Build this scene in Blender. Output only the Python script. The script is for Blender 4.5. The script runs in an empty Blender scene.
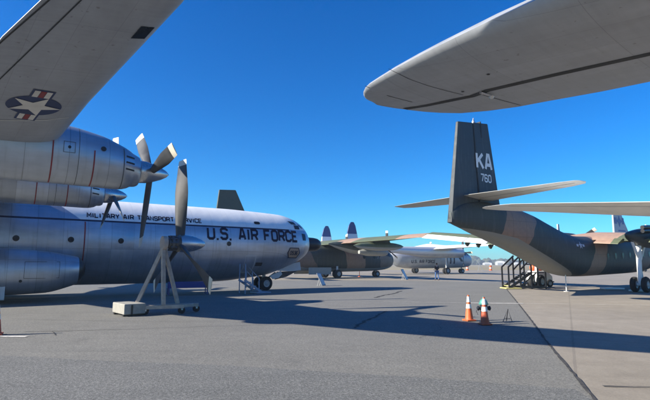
import bpy, bmesh, math, random
from mathutils import Vector, Matrix
R = math.radians
random.seed(7)
S = bpy.context.scene
COL = S.collection

# ------------------------------------------------------------------ camera
cam = bpy.data.cameras.new('camera')
cam.sensor_width = 36.0
cam.lens = 26.0
cam.clip_start = 0.05
cam.clip_end = 20000
cam_o = bpy.data.objects.new('camera', cam)
COL.objects.link(cam_o)
cam_o.location = (0, 0, 1.65)
cam_o.rotation_euler = (R(90 + 7.764), 0, 0)
S.camera = cam_o

# ------------------------------------------------------------------ sky, sun, exposure
SUN_EL = 28.0
SUN_AZ = -104.3            # from +Y towards +X
W = bpy.data.worlds.new('World')
S.world = W
W.use_nodes = True
wn = W.node_tree.nodes
sky = wn.new('ShaderNodeTexSky')
sky.sky_type = 'NISHITA'
sky.sun_disc = False
sky.sun_elevation = R(SUN_EL)
sky.sun_rotation = R(SUN_AZ)
sky.altitude = 0
sky.air_density = 1.0
sky.dust_density = 0.1
sky.ozone_density = 4.0
hs = wn.new('ShaderNodeHueSaturation')          # the deep polarised blue of the photograph
hs.inputs['Saturation'].default_value = 1.35
W.node_tree.links.new(sky.outputs[0], hs.inputs['Color'])
tint = wn.new('ShaderNodeMix'); tint.data_type = 'RGBA'; tint.blend_type = 'MULTIPLY'
tint.inputs[0].default_value = 1.0; tint.inputs[7].default_value = (.33, 1.0, 1.38, 1)
W.node_tree.links.new(hs.outputs[0], tint.inputs[6])
W.node_tree.links.new(tint.outputs[2], wn['Background'].inputs[0])
wn['Background'].inputs[1].default_value = 0.060

sun = bpy.data.lights.new('sun', 'SUN')
sun.energy = 5.0
sun.angle = R(0.55)
sun.color = (1.0, 0.93, 0.80)
sun_o = bpy.data.objects.new('sun', sun)
COL.objects.link(sun_o)
sd = Vector((math.sin(R(SUN_AZ)) * math.cos(R(SUN_EL)), math.cos(R(SUN_AZ)) * math.cos(R(SUN_EL)), math.sin(R(SUN_EL))))
sun_o.rotation_euler = sd.to_track_quat('Z', 'Y').to_euler()
sun_o.location = (-40, -10, 60)

S.view_settings.view_transform = 'Standard'
S.view_settings.look = 'None'
S.view_settings.gamma = 1
S.view_settings.exposure = 1.15
S.view_settings.use_curve_mapping = False

# ------------------------------------------------------------------ naming helpers
def tag(o, label=None, cat=None, group=None, kind=None):
    if label: o['label'] = label
    if cat: o['category'] = cat
    if group: o['group'] = group
    if kind: o['kind'] = kind
    return o

def thing(name, label, cat, loc=(0, 0, 0), rz=0.0, group=None):
    o = bpy.data.objects.new(name, None)
    o.empty_display_size = 0.3
    COL.objects.link(o)
    o.location = loc
    o.rotation_euler = (0, 0, rz)
    return tag(o, label, cat, group)

def children(o):
    return [c for c in bpy.data.objects if c.parent is o]

def copy_tree(o, parent=None):
    c = o.copy()
    COL.objects.link(c)
    c.parent = parent
    for ch in children(o):
        copy_tree(ch, c)
    return c

# ------------------------------------------------------------------ mesh collector
class MB:
    def __init__(s):
        s.v = []; s.f = []; s.m = []
    def add(s, vs, fs, mi=0):
        n = len(s.v)
        s.v += [tuple(p) for p in vs]
        for f in fs:
            s.f.append(tuple(i + n for i in f)); s.m.append(mi)
        return s
    def box(s, c, d, mi=0, M=None):
        hx, hy, hz = d[0] / 2, d[1] / 2, d[2] / 2
        vs = [Vector((x, y, z)) for x in (-hx, hx) for y in (-hy, hy) for z in (-hz, hz)]
        if M is not None: vs = [M @ p for p in vs]
        vs = [p + Vector(c) for p in vs]
        return s.add(vs, [(0, 1, 3, 2), (4, 6, 7, 5), (0, 4, 5, 1), (2, 3, 7, 6), (0, 2, 6, 4), (1, 5, 7, 3)], mi)
    def bar(s, a, b, w, h, mi=0, up=(0, 0, 1)):
        a = Vector(a); b = Vector(b); d = (b - a).normalized(); up = Vector(up)
        if abs(d.dot(up)) > .98: up = Vector((1, 0, 0))
        sx = d.cross(up).normalized(); sz = sx.cross(d)
        vs = []
        for p in (a, b):
            for i, j in ((-1, -1), (1, -1), (1, 1), (-1, 1)):
                vs.append(p + sx * (w / 2 * i) + sz * (h / 2 * j))
        return s.add(vs, [(3, 2, 1, 0), (4, 5, 6, 7), (0, 1, 5, 4), (1, 2, 6, 5), (2, 3, 7, 6), (3, 0, 4, 7)], mi)
    def rings(s, rings, mi=0, cap=True, mfun=None):
        n = len(rings[0]); base = len(s.v)
        for r in rings: s.v += [tuple(p) for p in r]
        for i in range(len(rings) - 1):
            for j in range(n):
                k = (j + 1) % n
                s.f.append((base + i * n + j, base + i * n + k, base + (i + 1) * n + k, base + (i + 1) * n + j))
                s.m.append(mfun(i, j) if mfun else mi)
        if cap:
            s.f.append(tuple(base + j for j in reversed(range(n)))); s.m.append(mfun(0, n // 4) if mfun else mi)
            e = base + (len(rings) - 1) * n
            s.f.append(tuple(e + j for j in range(n))); s.m.append(mfun(len(rings) - 2, n // 4) if mfun else mi)
        return s
    def tube(s, pts, r, n=10, mi=0):
        pts = [Vector(p) for p in pts]
        rs = r if isinstance(r, (list, tuple)) else [r] * len(pts)
        out = []
        ref = None
        for i, p in enumerate(pts):
            d = (pts[min(i + 1, len(pts) - 1)] - pts[max(i - 1, 0)]).normalized()
            if ref is None:
                ref = Vector((0, 0, 1)) if abs(d.z) < .9 else Vector((1, 0, 0))
            x = d.cross(ref).normalized(); y = d.cross(x)
            out.append([p + x * (rs[i] * math.cos(2 * math.pi * k / n)) + y * (rs[i] * math.sin(2 * math.pi * k / n)) for k in range(n)])
        return s.rings(out, mi)
    def lathe(s, prof, o=(0, 0, 0), axis=(0, 0, 1), n=20, mi=0, cap=True):
        o = Vector(o); a = Vector(axis).normalized()
        ref = Vector((0, 0, 1)) if abs(a.z) < .9 else Vector((1, 0, 0))
        x = a.cross(ref).normalized(); y = a.cross(x)
        return s.rings([[o + a * t + x * (max(r, .0005) * math.cos(2 * math.pi * k / n)) + y * (max(r, .0005) * math.sin(2 * math.pi * k / n)) for k in range(n)] for t, r in prof], mi, cap)
    def prism(s, poly, y0, y1, mi=0, plane='xz'):
        n = len(poly)
        def P(a, b, y): return (a, y, b) if plane == 'xz' else (a, b, y)
        vs = [P(a, b, y0) for a, b in poly] + [P(a, b, y1) for a, b in poly]
        fs = [tuple(range(n)), tuple(n + i for i in reversed(range(n)))]
        fs += [(i, n + i, n + (i + 1) % n, (i + 1) % n) for i in range(n)]
        return s.add(vs, fs, mi)
    def build(s, name, mats, parent=None, smooth=False, bevel=0.0, angle=40, fix=True):
        me = bpy.data.meshes.new(name)
        me.from_pydata(s.v, [], s.f)
        if not isinstance(mats, (list, tuple)): mats = [mats]
        for m in mats: me.materials.append(m)
        for p, mi in zip(me.polygons, s.m):
            p.material_index = mi
        if fix:
            bm = bmesh.new(); bm.from_mesh(me)
            bmesh.ops.recalc_face_normals(bm, faces=bm.faces[:])
            bm.to_mesh(me); bm.free()
        if smooth:
            for p in me.polygons: p.use_smooth = True
            me.set_sharp_from_angle(angle=R(angle))
        me.update()
        o = bpy.data.objects.new(name, me)
        COL.objects.link(o)
        if parent is not None: o.parent = parent
        if bevel > 0:
            b = o.modifiers.new('bevel', 'BEVEL'); b.width = bevel; b.segments = 2; b.limit_method = 'ANGLE'
        return o

# ------------------------------------------------------------------ materials
def build_pieces(mb, name, mats, parent=None):
    """each separate patch of a decal becomes an object of its own"""
    key = {}; par = list(range(len(mb.v)))
    def find(i):
        while par[i] != i: par[i] = par[par[i]]; i = par[i]
        return i
    for i, p in enumerate(mb.v):
        k = (round(p[0], 3), round(p[1], 3), round(p[2], 3))
        if k in key: par[find(i)] = find(key[k])
        else: key[k] = i
    for f in mb.f:
        for j in f[1:]: par[find(j)] = find(f[0])
    groups = {}
    for f, m in zip(mb.f, mb.m): groups.setdefault(find(f[0]), []).append((f, m))
    out = []
    for g in groups.values():
        ids = sorted({i for f, m in g for i in f}); mp = {v: i for i, v in enumerate(ids)}
        q = MB(); q.v = [mb.v[i] for i in ids]; q.f = [tuple(mp[i] for i in f) for f, m in g]; q.m = [m for f, m in g]
        out.append(q.build(name, mats, parent, fix=False))
    return out

class NT:
    def __init__(s, name):
        s.mat = bpy.data.materials.new(name); s.mat.use_nodes = True
        s.n = s.mat.node_tree.nodes; s.l = s.mat.node_tree.links
        s.b = s.n['Principled BSDF']
    def node(s, t, **kw):
        o = s.n.new(t)
        for k, v in kw.items(): setattr(o, k, v)
        return o
    def obj(s): 
        return s.node('ShaderNodeTexCoord').outputs['Object']
    def val(s, sock, v):
        if hasattr(v, 'links'): s.l.new(v, sock)
        else: sock.default_value = v
    def math(s, op, a, b=0.0, c=None):
        m = s.node('ShaderNodeMath', operation=op)
        s.val(m.inputs[0], a); s.val(m.inputs[1], b)
        if c is not None: s.val(m.inputs[2], c)
        return m.outputs[0]
    def xyz(s, v):
        o = s.node('ShaderNodeSeparateXYZ'); s.l.new(v, o.inputs[0]); return o.outputs
    def noise(s, vec, scale, detail=4, rough=.55):
        o = s.node('ShaderNodeTexNoise'); o.inputs['Scale'].default_value = scale
        o.inputs['Detail'].default_value = detail; o.inputs['Roughness'].default_value = rough
        s.l.new(vec, o.inputs['Vector']); return o.outputs['Fac']
    def scale(s, vec, sc):
        o = s.node('ShaderNodeVectorMath', operation='MULTIPLY'); s.l.new(vec, o.inputs[0]); o.inputs[1].default_value = sc
        return o.outputs[0]
    def ramp(s, fac, stops, interp='LINEAR'):
        o = s.node('ShaderNodeValToRGB'); o.color_ramp.interpolation = interp
        e = o.color_ramp.elements
        while len(e) < len(stops): e.new(.5)
        for i, (p, c) in enumerate(stops):
            e[i].position = p; e[i].color = (c[0], c[1], c[2], 1)
        s.l.new(fac, o.inputs[0]); return o.outputs[0]
    def mix(s, fac, a, b, blend='MIX'):
        o = s.node('ShaderNodeMix', data_type='RGBA', blend_type=blend)
        s.val(o.inputs[0], fac)
        for k, v in ((6, a), (7, b)):
            if hasattr(v, 'links'): s.l.new(v, o.inputs[k])
            else: o.inputs[k].default_value = (v[0], v[1], v[2], 1)
        return o.outputs[2]
    def mr(s, v, a, b, c, d):
        o = s.node('ShaderNodeMapRange'); s.val(o.inputs[0], v)
        for i, q in enumerate((a, b, c, d)): o.inputs[i + 1].default_value = q
        return o.outputs[0]
    def bump(s, h, strength=.3, dist=.02):
        o = s.node('ShaderNodeBump'); o.inputs['Strength'].default_value = strength; o.inputs['Distance'].default_value = dist
        s.l.new(h, o.inputs['Height']); s.l.new(o.outputs[0], s.b.inputs['Normal'])
    def done(s, col, rough=.5, metal=0.0):
        if hasattr(col, 'links'): s.l.new(col, s.b.inputs['Base Color'])
        else: s.b.inputs['Base Color'].default_value = (col[0], col[1], col[2], 1)
        s.val(s.b.inputs['Roughness'], rough); s.val(s.b.inputs['Metallic'], metal)
        return s.mat

def paint(name, c, rough=.5, metal=0.0, var=.18, sc=2.0, bump=0.0):
    t = NT(name); o = t.obj()
    n = t.noise(o, sc, 5, .6)
    f = t.mr(n, .25, .75, 1 - var, 1 + var)
    m = t.node('ShaderNodeVectorMath', operation='SCALE')
    m.inputs[0].default_value = c; t.l.new(f, m.inputs[3])
    r = t.mr(n, .3, .7, max(rough - .08, .02), min(rough + .08, 1))
    if bump: t.bump(t.noise(o, sc * 12, 3), bump, .01)
    return t.done(m.outputs[0], r, metal)

DG = (.038, .050, .050); MG = (.115, .135, .072); TAN = (.38, .245, .17); GREY = (.36, .37, .36)
M = {}
M['rubber'] = paint('rubber', (.018, .018, .019), .85)
M['black'] = paint('black_paint', (.012, .013, .016), .4)
M['glass'] = paint('dark_glass', (.012, .016, .022), .22, var=.05)
M['glass'].node_tree.nodes['Principled BSDF'].inputs['Specular IOR Level'].default_value = .25
M['white'] = paint('white_paint', (.78, .78, .76), .4, var=.06)
M['offwhite'] = paint('aged_white_paint', (.62, .62, .6), .5, var=.12)
M['navy'] = paint('navy_paint', (.010, .016, .042), .35)
M['letter'] = paint('lettering_blue', (.008, .012, .035), .7, var=.1)
M['letter'].node_tree.nodes['Principled BSDF'].inputs['Specular IOR Level'].default_value = .15
M['blue'] = paint('blue_paint', (.015, .035, .20), .4, var=.1)
M['red'] = paint('red_paint', (.22, .020, .026), .6)
M['gap'] = paint('dark_gap', (.02, .022, .025), .7)
M['seam'] = paint('panel_seam', (.10, .105, .11), .6)
M['silver'] = paint('silver_paint', (.46, .48, .50), .42, .55, .10, 1.2)
M['silver_dark'] = paint('dull_silver', (.33, .34, .35), .5, .4, .12)
M['steel'] = paint('bare_steel', (.5, .51, .53), .3, .85, .05, 2)
M['prop'] = paint('propeller_black', (.046, .049, .054), .5, var=.35, sc=3)
M['prop'].node_tree.nodes['Principled BSDF'].inputs['Specular IOR Level'].default_value = .3
M['proptip'] = paint('propeller_tip_white', (.60, .56, .46), .6)
M['hub_dark'] = paint('oily_hub_metal', (.10, .105, .11), .45, .5, .3, 9)
M['wood'] = paint('weathered_timber', (.40, .335, .28), .8, var=.25, sc=5, bump=.2)
M['concrete_block'] = paint('concrete_block', (.29, .28, .25), .9, var=.2, sc=6, bump=.4)
M['orange'] = paint('orange_plastic', (.60, .115, .03), .55, var=.2, sc=8)
M['orange_worn'] = paint('worn_orange_plastic', (.46, .085, .035), .6, var=.3, sc=8)
M['reflect'] = paint('white_collar', (.72, .72, .70), .35, var=.15, sc=9)
M['teal'] = paint('teal_paint', (.055, .25, .21), .5, var=.2, sc=14)
M['hydrant'] = paint('hydrant_dark', (.02, .026, .035), .5, var=.2, sc=14)
M['yellow'] = paint('yellow_paint', (.46, .42, .17), .6, var=.2, sc=6)
M['skin'] = paint('skin', (.55, .36, .28), .6)
M['shirt'] = paint('dark_shirt', (.02, .018, .022), .85)
M['jeans'] = paint('blue_jeans', (.06, .13, .30), .85)
M['hair'] = paint('brown_hair', (.06, .035, .022), .7)
M['caribou_dark'] = paint('camouflage_dark', DG, .5, var=.25)
M['belly'] = paint('camouflage_grey_belly', (.30, .305, .285), .5, var=.12, sc=1.5)
M['grey_wing'] = paint('grey_wing', (.40, .41, .42), .5, var=.12, sc=.8)
M['lightgrey'] = paint('light_grey_paint', (.52, .54, .56), .45, var=.1)
M['dull_green'] = paint('dull_green', (.045, .06, .045), .55)

def ramp_paint(name, coef, lo, hi, stops, rough=.5, nz=.6, nsc=.5):
    """camouflage: bands along a direction of the aircraft, edges wandering with noise"""
    t = NT(name); o = t.obj(); x, y, z = t.xyz(o)
    v = t.math('ADD', t.math('MULTIPLY', x, coef[0]), t.math('ADD', t.math('MULTIPLY', y, coef[1]), t.math('MULTIPLY', z, coef[2])))
    n = t.noise(o, nsc, 2)
    v = t.math('ADD', v, t.math('MULTIPLY', t.math('SUBTRACT', n, .5), nz * 4))
    f = t.mr(v, lo, hi, 0, 1)
    c = t.ramp(f, [((p - lo) / (hi - lo), k) for p, k in stops], 'CONSTANT')
    w = t.noise(o, 3.5, 5, .65)
    c = t.mix(.5, c, t.ramp(w, [(.25, (.55, .55, .55)), (.75, (1.25, 1.25, 1.25))]), 'MULTIPLY')
    st = t.noise(t.scale(o, (3.2, .6, .35)), 1.5, 5, .65)
    c = t.mix(t.mr(st, .52, .8, 0, .30), c, (.20, .20, .19))
    sm = t.math('MAXIMUM', t.math('LESS_THAN', t.math('FRACT', t.math('MULTIPLY', x, 1 / 1.04)), .02), t.math('LESS_THAN', t.math('FRACT', t.math('MULTIPLY', t.math('ADD', z, .3), 1 / .85)), .02))
    c = t.mix(t.math('MULTIPLY', sm, .45), c, (.012, .014, .014))
    return t.done(c, t.mr(w, .3, .7, rough, rough + .15))

def with_belly(name, up, pts, xend, grey):
    """grey belly paint below a line z(x) on a camouflaged hull (straight segments)"""
    m = up.copy(); m.name = name
    nt = m.node_tree; b = nt.nodes['Principled BSDF']; src = b.inputs['Base Color'].links[0].from_socket
    def math_(op, a, c):
        q = nt.nodes.new('ShaderNodeMath'); q.operation = op
        for i, v in enumerate((a, c)):
            if hasattr(v, 'links'): nt.links.new(v, q.inputs[i])
            else: q.inputs[i].default_value = v
        return q.outputs[0]
    tc = nt.nodes.new('ShaderNodeTexCoord'); sp = nt.nodes.new('ShaderNodeSeparateXYZ'); nt.links.new(tc.outputs['Object'], sp.inputs[0])
    line = None
    for (xa, za), (xb, zb) in zip(pts[:-1], pts[1:]):
        k = (zb - za) / (xb - xa); e = math_('ADD', math_('MULTIPLY', sp.outputs[0], k), za - k * xa)
        line = e if line is None else math_('MINIMUM' if k < k0 else 'MAXIMUM', line, e)
        k0 = k
    mask = math_('LESS_THAN', sp.outputs[2], line)
    mask = math_('MULTIPLY', mask, math_('LESS_THAN', sp.outputs[0], xend))
    mx = nt.nodes.new('ShaderNodeMix'); mx.data_type = 'RGBA'
    nt.links.new(mask, mx.inputs[0]); nt.links.new(src, mx.inputs[6]); mx.inputs[7].default_value = (*grey, 1)
    nt.links.new(mx.outputs[2], b.inputs['Base Color'])
    return m

def skin_metal(name, white_z=None, slope=0, cut=None, base=(.49, .53, .59)):
    """aluminium skin with panel joints; optional white crown and dark blue cheat line"""
    t = NT(name); o = t.obj(); x, y, z = t.xyz(o)
    n = t.noise(t.scale(o, (.5, .5, 2.2)), 1.1, 5, .6)
    n2 = t.noise(t.scale(o, (3, .6, .35)), 1.4, 4, .6)       # vertical streaks
    c = t.ramp(n, [(.3, tuple(b * .82 for b in base)), (.7, tuple(b * 1.1 for b in base))])
    c = t.mix(.32, c, t.ramp(n2, [(.3, (.72, .73, .75)), (.7, (1.12, 1.1, 1.08))]), 'MULTIPLY')
    px = t.math('FRACT', t.math('MULTIPLY', x, 1 / 1.05))
    line = t.math('LESS_THAN', px, .018)
    ang = t.math('ARCTAN2', z, y)
    c = t.mix(t.math('MULTIPLY', line, .5), c, (.16, .17, .19))
    pid = t.math('FLOOR', t.math('MULTIPLY', x, 1 / 1.05))
    pn = t.node('ShaderNodeTexWhiteNoise', noise_dimensions='1D'); t.l.new(pid, pn.inputs['W'])
    c = t.mix(.35, c, t.ramp(pn.outputs[0], [(0, (.82, .82, .82)), (1, (1.1, 1.1, 1.1))]), 'MULTIPLY')
    cid = t.math('ADD', pid, t.math('MULTIPLY', t.math('FLOOR', t.math('MULTIPLY', ang, 2.6)), 37.3))
    cn = t.node('ShaderNodeTexWhiteNoise', noise_dimensions='1D'); t.l.new(cid, cn.inputs['W'])
    c = t.mix(.5, c, t.ramp(cn.outputs[0], [(0, (.78, .79, .80)), (1, (1.12, 1.12, 1.11))]), 'MULTIPLY')
    hl = t.math('LESS_THAN', t.math('FRACT', t.math('MULTIPLY', ang, 2.6)), .012)
    c = t.mix(t.math('MULTIPLY', hl, .35), c, (.16, .17, .19))
    # grime running down from the seams
    gr = t.noise(t.scale(o, (5, .5, .22)), 1.2, 5, .7)
    c = t.mix(t.mr(gr, .56, .8, 0, .45), c, (.14, .13, .12))
    metal = .72
    rough = t.math('ADD', t.mr(n2, .3, .7, .34, .46), t.math('MULTIPLY', t.math('SUBTRACT', cn.outputs[0], .5), .14))
    t.bump(t.math('ADD', t.noise(t.scale(o, (1.6, 1.6, 1.6)), 1.0, 2, .4), t.math('MULTIPLY', t.math('ADD', line, hl), -.25)), .22, .05)
    if white_z is not None:
        wht = t.math('GREATER_THAN', z, white_z)
        if cut is not None:
            wht = t.math('MULTIPLY', wht, t.math('GREATER_THAN', t.math('SUBTRACT', x, t.math('MULTIPLY', t.math('SUBTRACT', z, white_z), cut[1])), cut[0]))
        wc = t.mix(t.math('MULTIPLY', line, .35), t.mix(.5, (.80, .80, .78), t.ramp(n2, [(.3, (.72, .72, .70)), (.7, (.84, .84, .82))])), (.45, .45, .46))
        c = t.mix(wht, c, wc)
        ch = t.math('MULTIPLY', t.math('GREATER_THAN', z, white_z - .085), t.math('LESS_THAN', z, white_z + .004))
        ch = t.math('MULTIPLY', ch, t.math('LESS_THAN', x, -2.3))
        c = t.mix(ch, c, (.010, .014, .045))
        metal = t.math('MULTIPLY', .72, t.math('SUBTRACT', 1, t.math('MAXIMUM', wht, ch)))
    return t.done(c, rough, metal)

M['c133'] = skin_metal('transport_skin', 3.79, cut=(-14.0, -1.3))  # cut ends the white aft on a slant: wing shade put in colour
M['alu'] = skin_metal('aluminium_skin', base=(.46, .50, .56))

def wing_under(name, base, metal=.25):
    t = NT(name); o = t.obj(); x, y, z = t.xyz(o)
    n = t.noise(t.scale(o, (2.2, .7, 1)), 1.0, 6, .65)
    c = t.ramp(n, [(.3, tuple(b * .84 for b in base)), (.72, tuple(b * 1.1 for b in base))])
    s = t.noise(t.scale(o, (.8, 6, 1)), 2.0, 4)
    c = t.mix(.2, c, t.ramp(s, [(.35, (.75, .75, .76)), (.6, (1.08, 1.08, 1.07))]), 'MULTIPLY')
    ca = t.math('FLOOR', t.math('MULTIPLY', y, 1 / 1.7)); cb = t.math('FLOOR', t.math('MULTIPLY', t.math('ADD', x, t.math('MULTIPLY', y, .12)), 1 / .62))
    cn = t.node('ShaderNodeTexWhiteNoise', noise_dimensions='1D'); t.l.new(t.math('ADD', ca, t.math('MULTIPLY', cb, 17.7)), cn.inputs['W'])
    c = t.mix(.5, c, t.ramp(cn.outputs[0], [(0, (.92, .92, .92)), (1, (1.05, 1.05, 1.05))]), 'MULTIPLY')
    stn = t.noise(t.scale(o, (.55, 4.5, 1)), 1.6, 6, .7)
    c = t.mix(t.mr(stn, .58, .82, 0, .26), c, (.16, .15, .135))
    spk = t.noise(o, 9, 2, .5)
    c = t.mix(t.mr(spk, .70, .74, 0, .5), c, (.14, .13, .12))
    l1 = t.math('LESS_THAN', t.math('FRACT', t.math('MULTIPLY', y, 1 / 1.7)), .006)
    l2 = t.math('LESS_THAN', t.math('FRACT', t.math('MULTIPLY', t.math('ADD', x, t.math('MULTIPLY', y, .12)), 1 / .62)), .012)
    c = t.mix(t.math('MULTIPLY', t.math('MAXIMUM', l1, l2), .32), c, (.10, .10, .11))
    t.bump(t.noise(o, 2.2, 2, .4), .15, .04)
    return t.done(c, t.mr(n, .3, .7, .45, .6), metal)
M['c133_wing'] = wing_under('silver_wing_skin', (.33, .348, .385), .25)
M['a_wing'] = wing_under('grey_wing_skin', (.355, .375, .41), .15)

# ------------------------------------------------------------------ ground
def asphalt(name, base, dark, warm, grain):
    t = NT(name); o = t.obj()
    big = t.noise(o, .35, 5, .6); mid = t.noise(t.scale(o, (.5, 3.0, 1)), .9, 4, .6); blot = t.noise(o, 2.6, 5, .7)
    fine = t.noise(o, 24, 4, .75); agg = t.noise(o, 62, 3, .8)
    vor = t.node('ShaderNodeTexVoronoi'); vor.inputs['Scale'].default_value = 85; t.l.new(o, vor.inputs['Vector'])
    st = t.xyz(vor.outputs['Color'])[0]
    c = t.ramp(big, [(.3, dark), (.7, base)])
    c = t.mix(.5, c, t.ramp(mid, [(.3, (.86, .86, .86)), (.7, (1.1, 1.09, 1.07))]), 'MULTIPLY')
    c = t.mix(.35, c, t.ramp(blot, [(.3, (.80, .80, .80)), (.65, (1.1, 1.1, 1.1))]), 'MULTIPLY')
    c = t.mix(grain, c, t.ramp(fine, [(.36, (.55, .55, .55)), (.66, (1.45, 1.45, 1.43))]), 'MULTIPLY')
    c = t.mix(grain, c, t.ramp(agg, [(.36, (.50, .50, .50)), (.68, warm)]), 'MULTIPLY')
    c = t.mix(grain * .8, c, t.ramp(st, [(.0, (.55, .55, .56)), (.75, (1.05, 1.05, 1.04)), (1, (1.75, 1.73, 1.68))]), 'MULTIPLY')
    # oil spots and faint tyre marks
    oil = t.mr(t.noise(o, .8, 4, .55), .63, .74, 0, .34)
    c = t.mix(oil, c, (.06, .06, .06))
    tyre = t.mr(t.noise(t.scale(o, (.12, 2.6, 1)), 1.3, 3, .5), .60, .74, 0, .20)
    c = t.mix(tyre, c, (.075, .074, .072))
    t.bump(agg, .5, .008)
    return t.done(c, .92)
M['asphalt'] = asphalt('old_asphalt', (.178, .176, .166), (.150, .149, .142), (1.5, 1.48, 1.44), .62)
M['asphalt_dark'] = asphalt('newer_asphalt', (.150, .152, .150), (.126, .129, .128), (1.55, 1.55, 1.55), .9)

def concrete(name, base):
    t = NT(name); o = t.obj(); x, y, z = t.xyz(o)
    big = t.noise(o, .22, 6, .62); st = t.noise(o, 1.6, 6, .7); fine = t.noise(o, 38, 4, .7)
    c = t.ramp(big, [(.3, tuple(b * .84 for b in base)), (.7, tuple(b * 1.1 for b in base))])
    c = t.mix(.55, c, t.ramp(st, [(.3, (.70, .68, .66)), (.65, (1.1, 1.1, 1.1))]), 'MULTIPLY')
    c = t.mix(.6, c, t.ramp(fine, [(.3, (.72, .72, .72)), (.7, (1.25, 1.24, 1.22))]), 'MULTIPLY')
    bl = t.noise(o, .75, 6, .72)
    c = t.mix(t.mr(bl, .56, .78, 0, .36), c, (.13, .112, .095))
    dr = t.noise(t.scale(o, (.35, 2.4, 1)), 1.1, 5, .7)
    c = t.mix(t.mr(dr, .6, .8, 0, .35), c, (.27, .25, .225))
    # slab joints every 6.1 m, running with the apron
    ca, sa = math.cos(R(-27)), math.sin(R(-27))
    u = t.math('ADD', t.math('MULTIPLY', x, ca), t.math('MULTIPLY', y, sa))
    v = t.math('ADD', t.math('MULTIPLY', x, -sa), t.math('MULTIPLY', y, ca))
    w = t.math('MULTIPLY', t.math('SUBTRACT', t.noise(o, 3, 3), .5), .004)
    j1 = t.math('LESS_THAN', t.math('FRACT', t.math('ADD', t.math('MULTIPLY', u, 1 / 6.1), w)), .008)
    j2 = t.math('LESS_THAN', t.math('FRACT', t.math('ADD', t.math('MULTIPLY', v, 1 / 6.1), w)), .008)
    c = t.mix(t.math('MULTIPLY', t.math('MAXIMUM', j1, j2), .28), c, (.07, .06, .055))
    t.bump(fine, .25, .006)
    return t.done(c, .88)
M['concrete'] = concrete('apron_concrete', (.255, .226, .186))

def field():
    t = NT('dry_grass_field'); o = t.obj()
    n = t.noise(t.scale(o, (.02, .1, 1)), 1, 5); f = t.noise(o, 3, 4)
    c = t.ramp(n, [(.35, (.20, .165, .09)), (.65, (.30, .245, .16))])
    c = t.mix(.5, c, t.ramp(f, [(.3, (.7, .75, .6)), (.7, (1.2, 1.15, 1.05))]), 'MULTIPLY')
    return t.done(c, .95)
M['field'] = field()

def sheet(name, poly, z, mat):
    mb = MB(); mb.add([(x, y, z) for x, y in poly], [tuple(range(len(poly)))])
    o = mb.build(name, mat, fix=False)
    if o.data.polygons[0].normal.z < 0: o.data.flip_normals()
    return tag(o, kind='structure')

def strip_poly(pts, w, jit=0.0, seed=1):
    rnd = random.Random(seed)
    out = []
    P = [Vector((p[0], p[1], 0)) for p in pts]
    Q = []
    for a, b in zip(P[:-1], P[1:]):
        k = max(1, int((b - a).length / .18)) if jit else 1
        for i in range(k): Q.append(a.lerp(b, i / k))
    Q.append(P[-1])
    L = []; Rr = []
    for i, q in enumerate(Q):
        d = (Q[min(i + 1, len(Q) - 1)] - Q[max(i - 1, 0)]).normalized(); n = Vector((-d.y, d.x, 0))
        off = rnd.uniform(-jit, jit); ww = w * rnd.uniform(.6, 1.2) if jit else w
        L.append(q + n * (ww / 2 + off)); Rr.append(q + n * (-ww / 2 + off))
    return L, Rr

def strip(mb, pts, w, z, jit=0.0, seed=1):
    L, Rr = strip_poly(pts, w, jit, seed)
    n = len(L)
    mb.add([(p.x, p.y, z) for p in L] + [(p.x, p.y, z) for p in Rr], [(i, n + i, n + i + 1, i + 1) for i in range(n - 1)])
    return mb

sheet('ground', [(-9000, -3000), (9000, -3000), (9000, 14000), (-9000, 14000)], -.016, M['field'])
sheet('concrete_apron', [(-160, -60), (200, -60), (200, 132), (-160, 132)], -.012, M['concrete'])
EDGE = [(3.33 + 2.2, -4.0), (3.05, 4.0), (3.33, 6.07), (3.73, 7.27), (4.72, 10.27), (5.39, 12.18), (7.59, 18.57), (11.87, 31.16), (16.47, 44.05)]
EDGE[0] = (1.6, -4.0); EDGE[1] = (2.75, 4.0)
sheet('asphalt_pavement', [(-120, -4.0)] + EDGE + [(10, 47.5), (2, 49), (-120, 52)], -.008, M['asphalt'])
SEAM = [(-40, 16.0), (-5.95, 8.89), (-3.67, 8.38), (-1.73, 8.05), (1.40, 7.21), (3.36, 6.55)]
sheet('asphalt_strip', [(-40, -3.9), (1.52, -3.9), (2.72, 4.0), (3.28, 6.07)] + [(3.34, 6.54)] + SEAM[::-1][1:], -.004, M['asphalt_dark'])

def crackmat():
    t = NT('joint_sealant'); o = t.obj()
    return t.done(t.ramp(t.noise(o, 6, 4), [(.35, (.018, .017, .017)), (.7, (.07, .065, .06))]), .85)
M['crack'] = crackmat()
mb = MB(); strip(mb, EDGE[1:], .05, .001, .010, 3)
tag(mb.build('pavement_joint', M['crack'], fix=False), kind='structure')
mb = MB()
strip(mb, [(-9.5, 14.6), (-6.5, 14.1), (-3.0, 13.9), (.9, 13.4)], .014, .0015, .02, 12)
strip(mb, [(2.1, 10.9), (3.0, 12.4), (3.1, 13.4)], .012, .0015, .02, 14)
strip(mb, [(.75, 12.6), (1.2, 14.2), (1.55, 15.0), (2.15, 17.0)], .10, .0015, .05, 4)
strip(mb, [(2.5, 23.7), (3.1, 25.5), (3.9, 27.0), (4.7, 29.6)], .14, .0015, .06, 5)
strip(mb, [(-7.4, 11.9), (-7.0, 12.0), (-6.6, 12.0), (-5.9, 12.2), (-5.2, 12.3)], .03, .0015, .03, 6)
strip(mb, [(-6.75, 11.95), (-6.5, 11.6), (-6.3, 11.35)], .03, .0015, .03, 7)
strip(mb, [(3.8, 6.72), (5.2, 6.55), (7.5, 6.3)], .035, .0015, .015, 8)
strip(mb, [(-5.2, 12.3), (-2.0, 13.2), (.4, 13.3)], .018, .0015, .02, 9)
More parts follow.
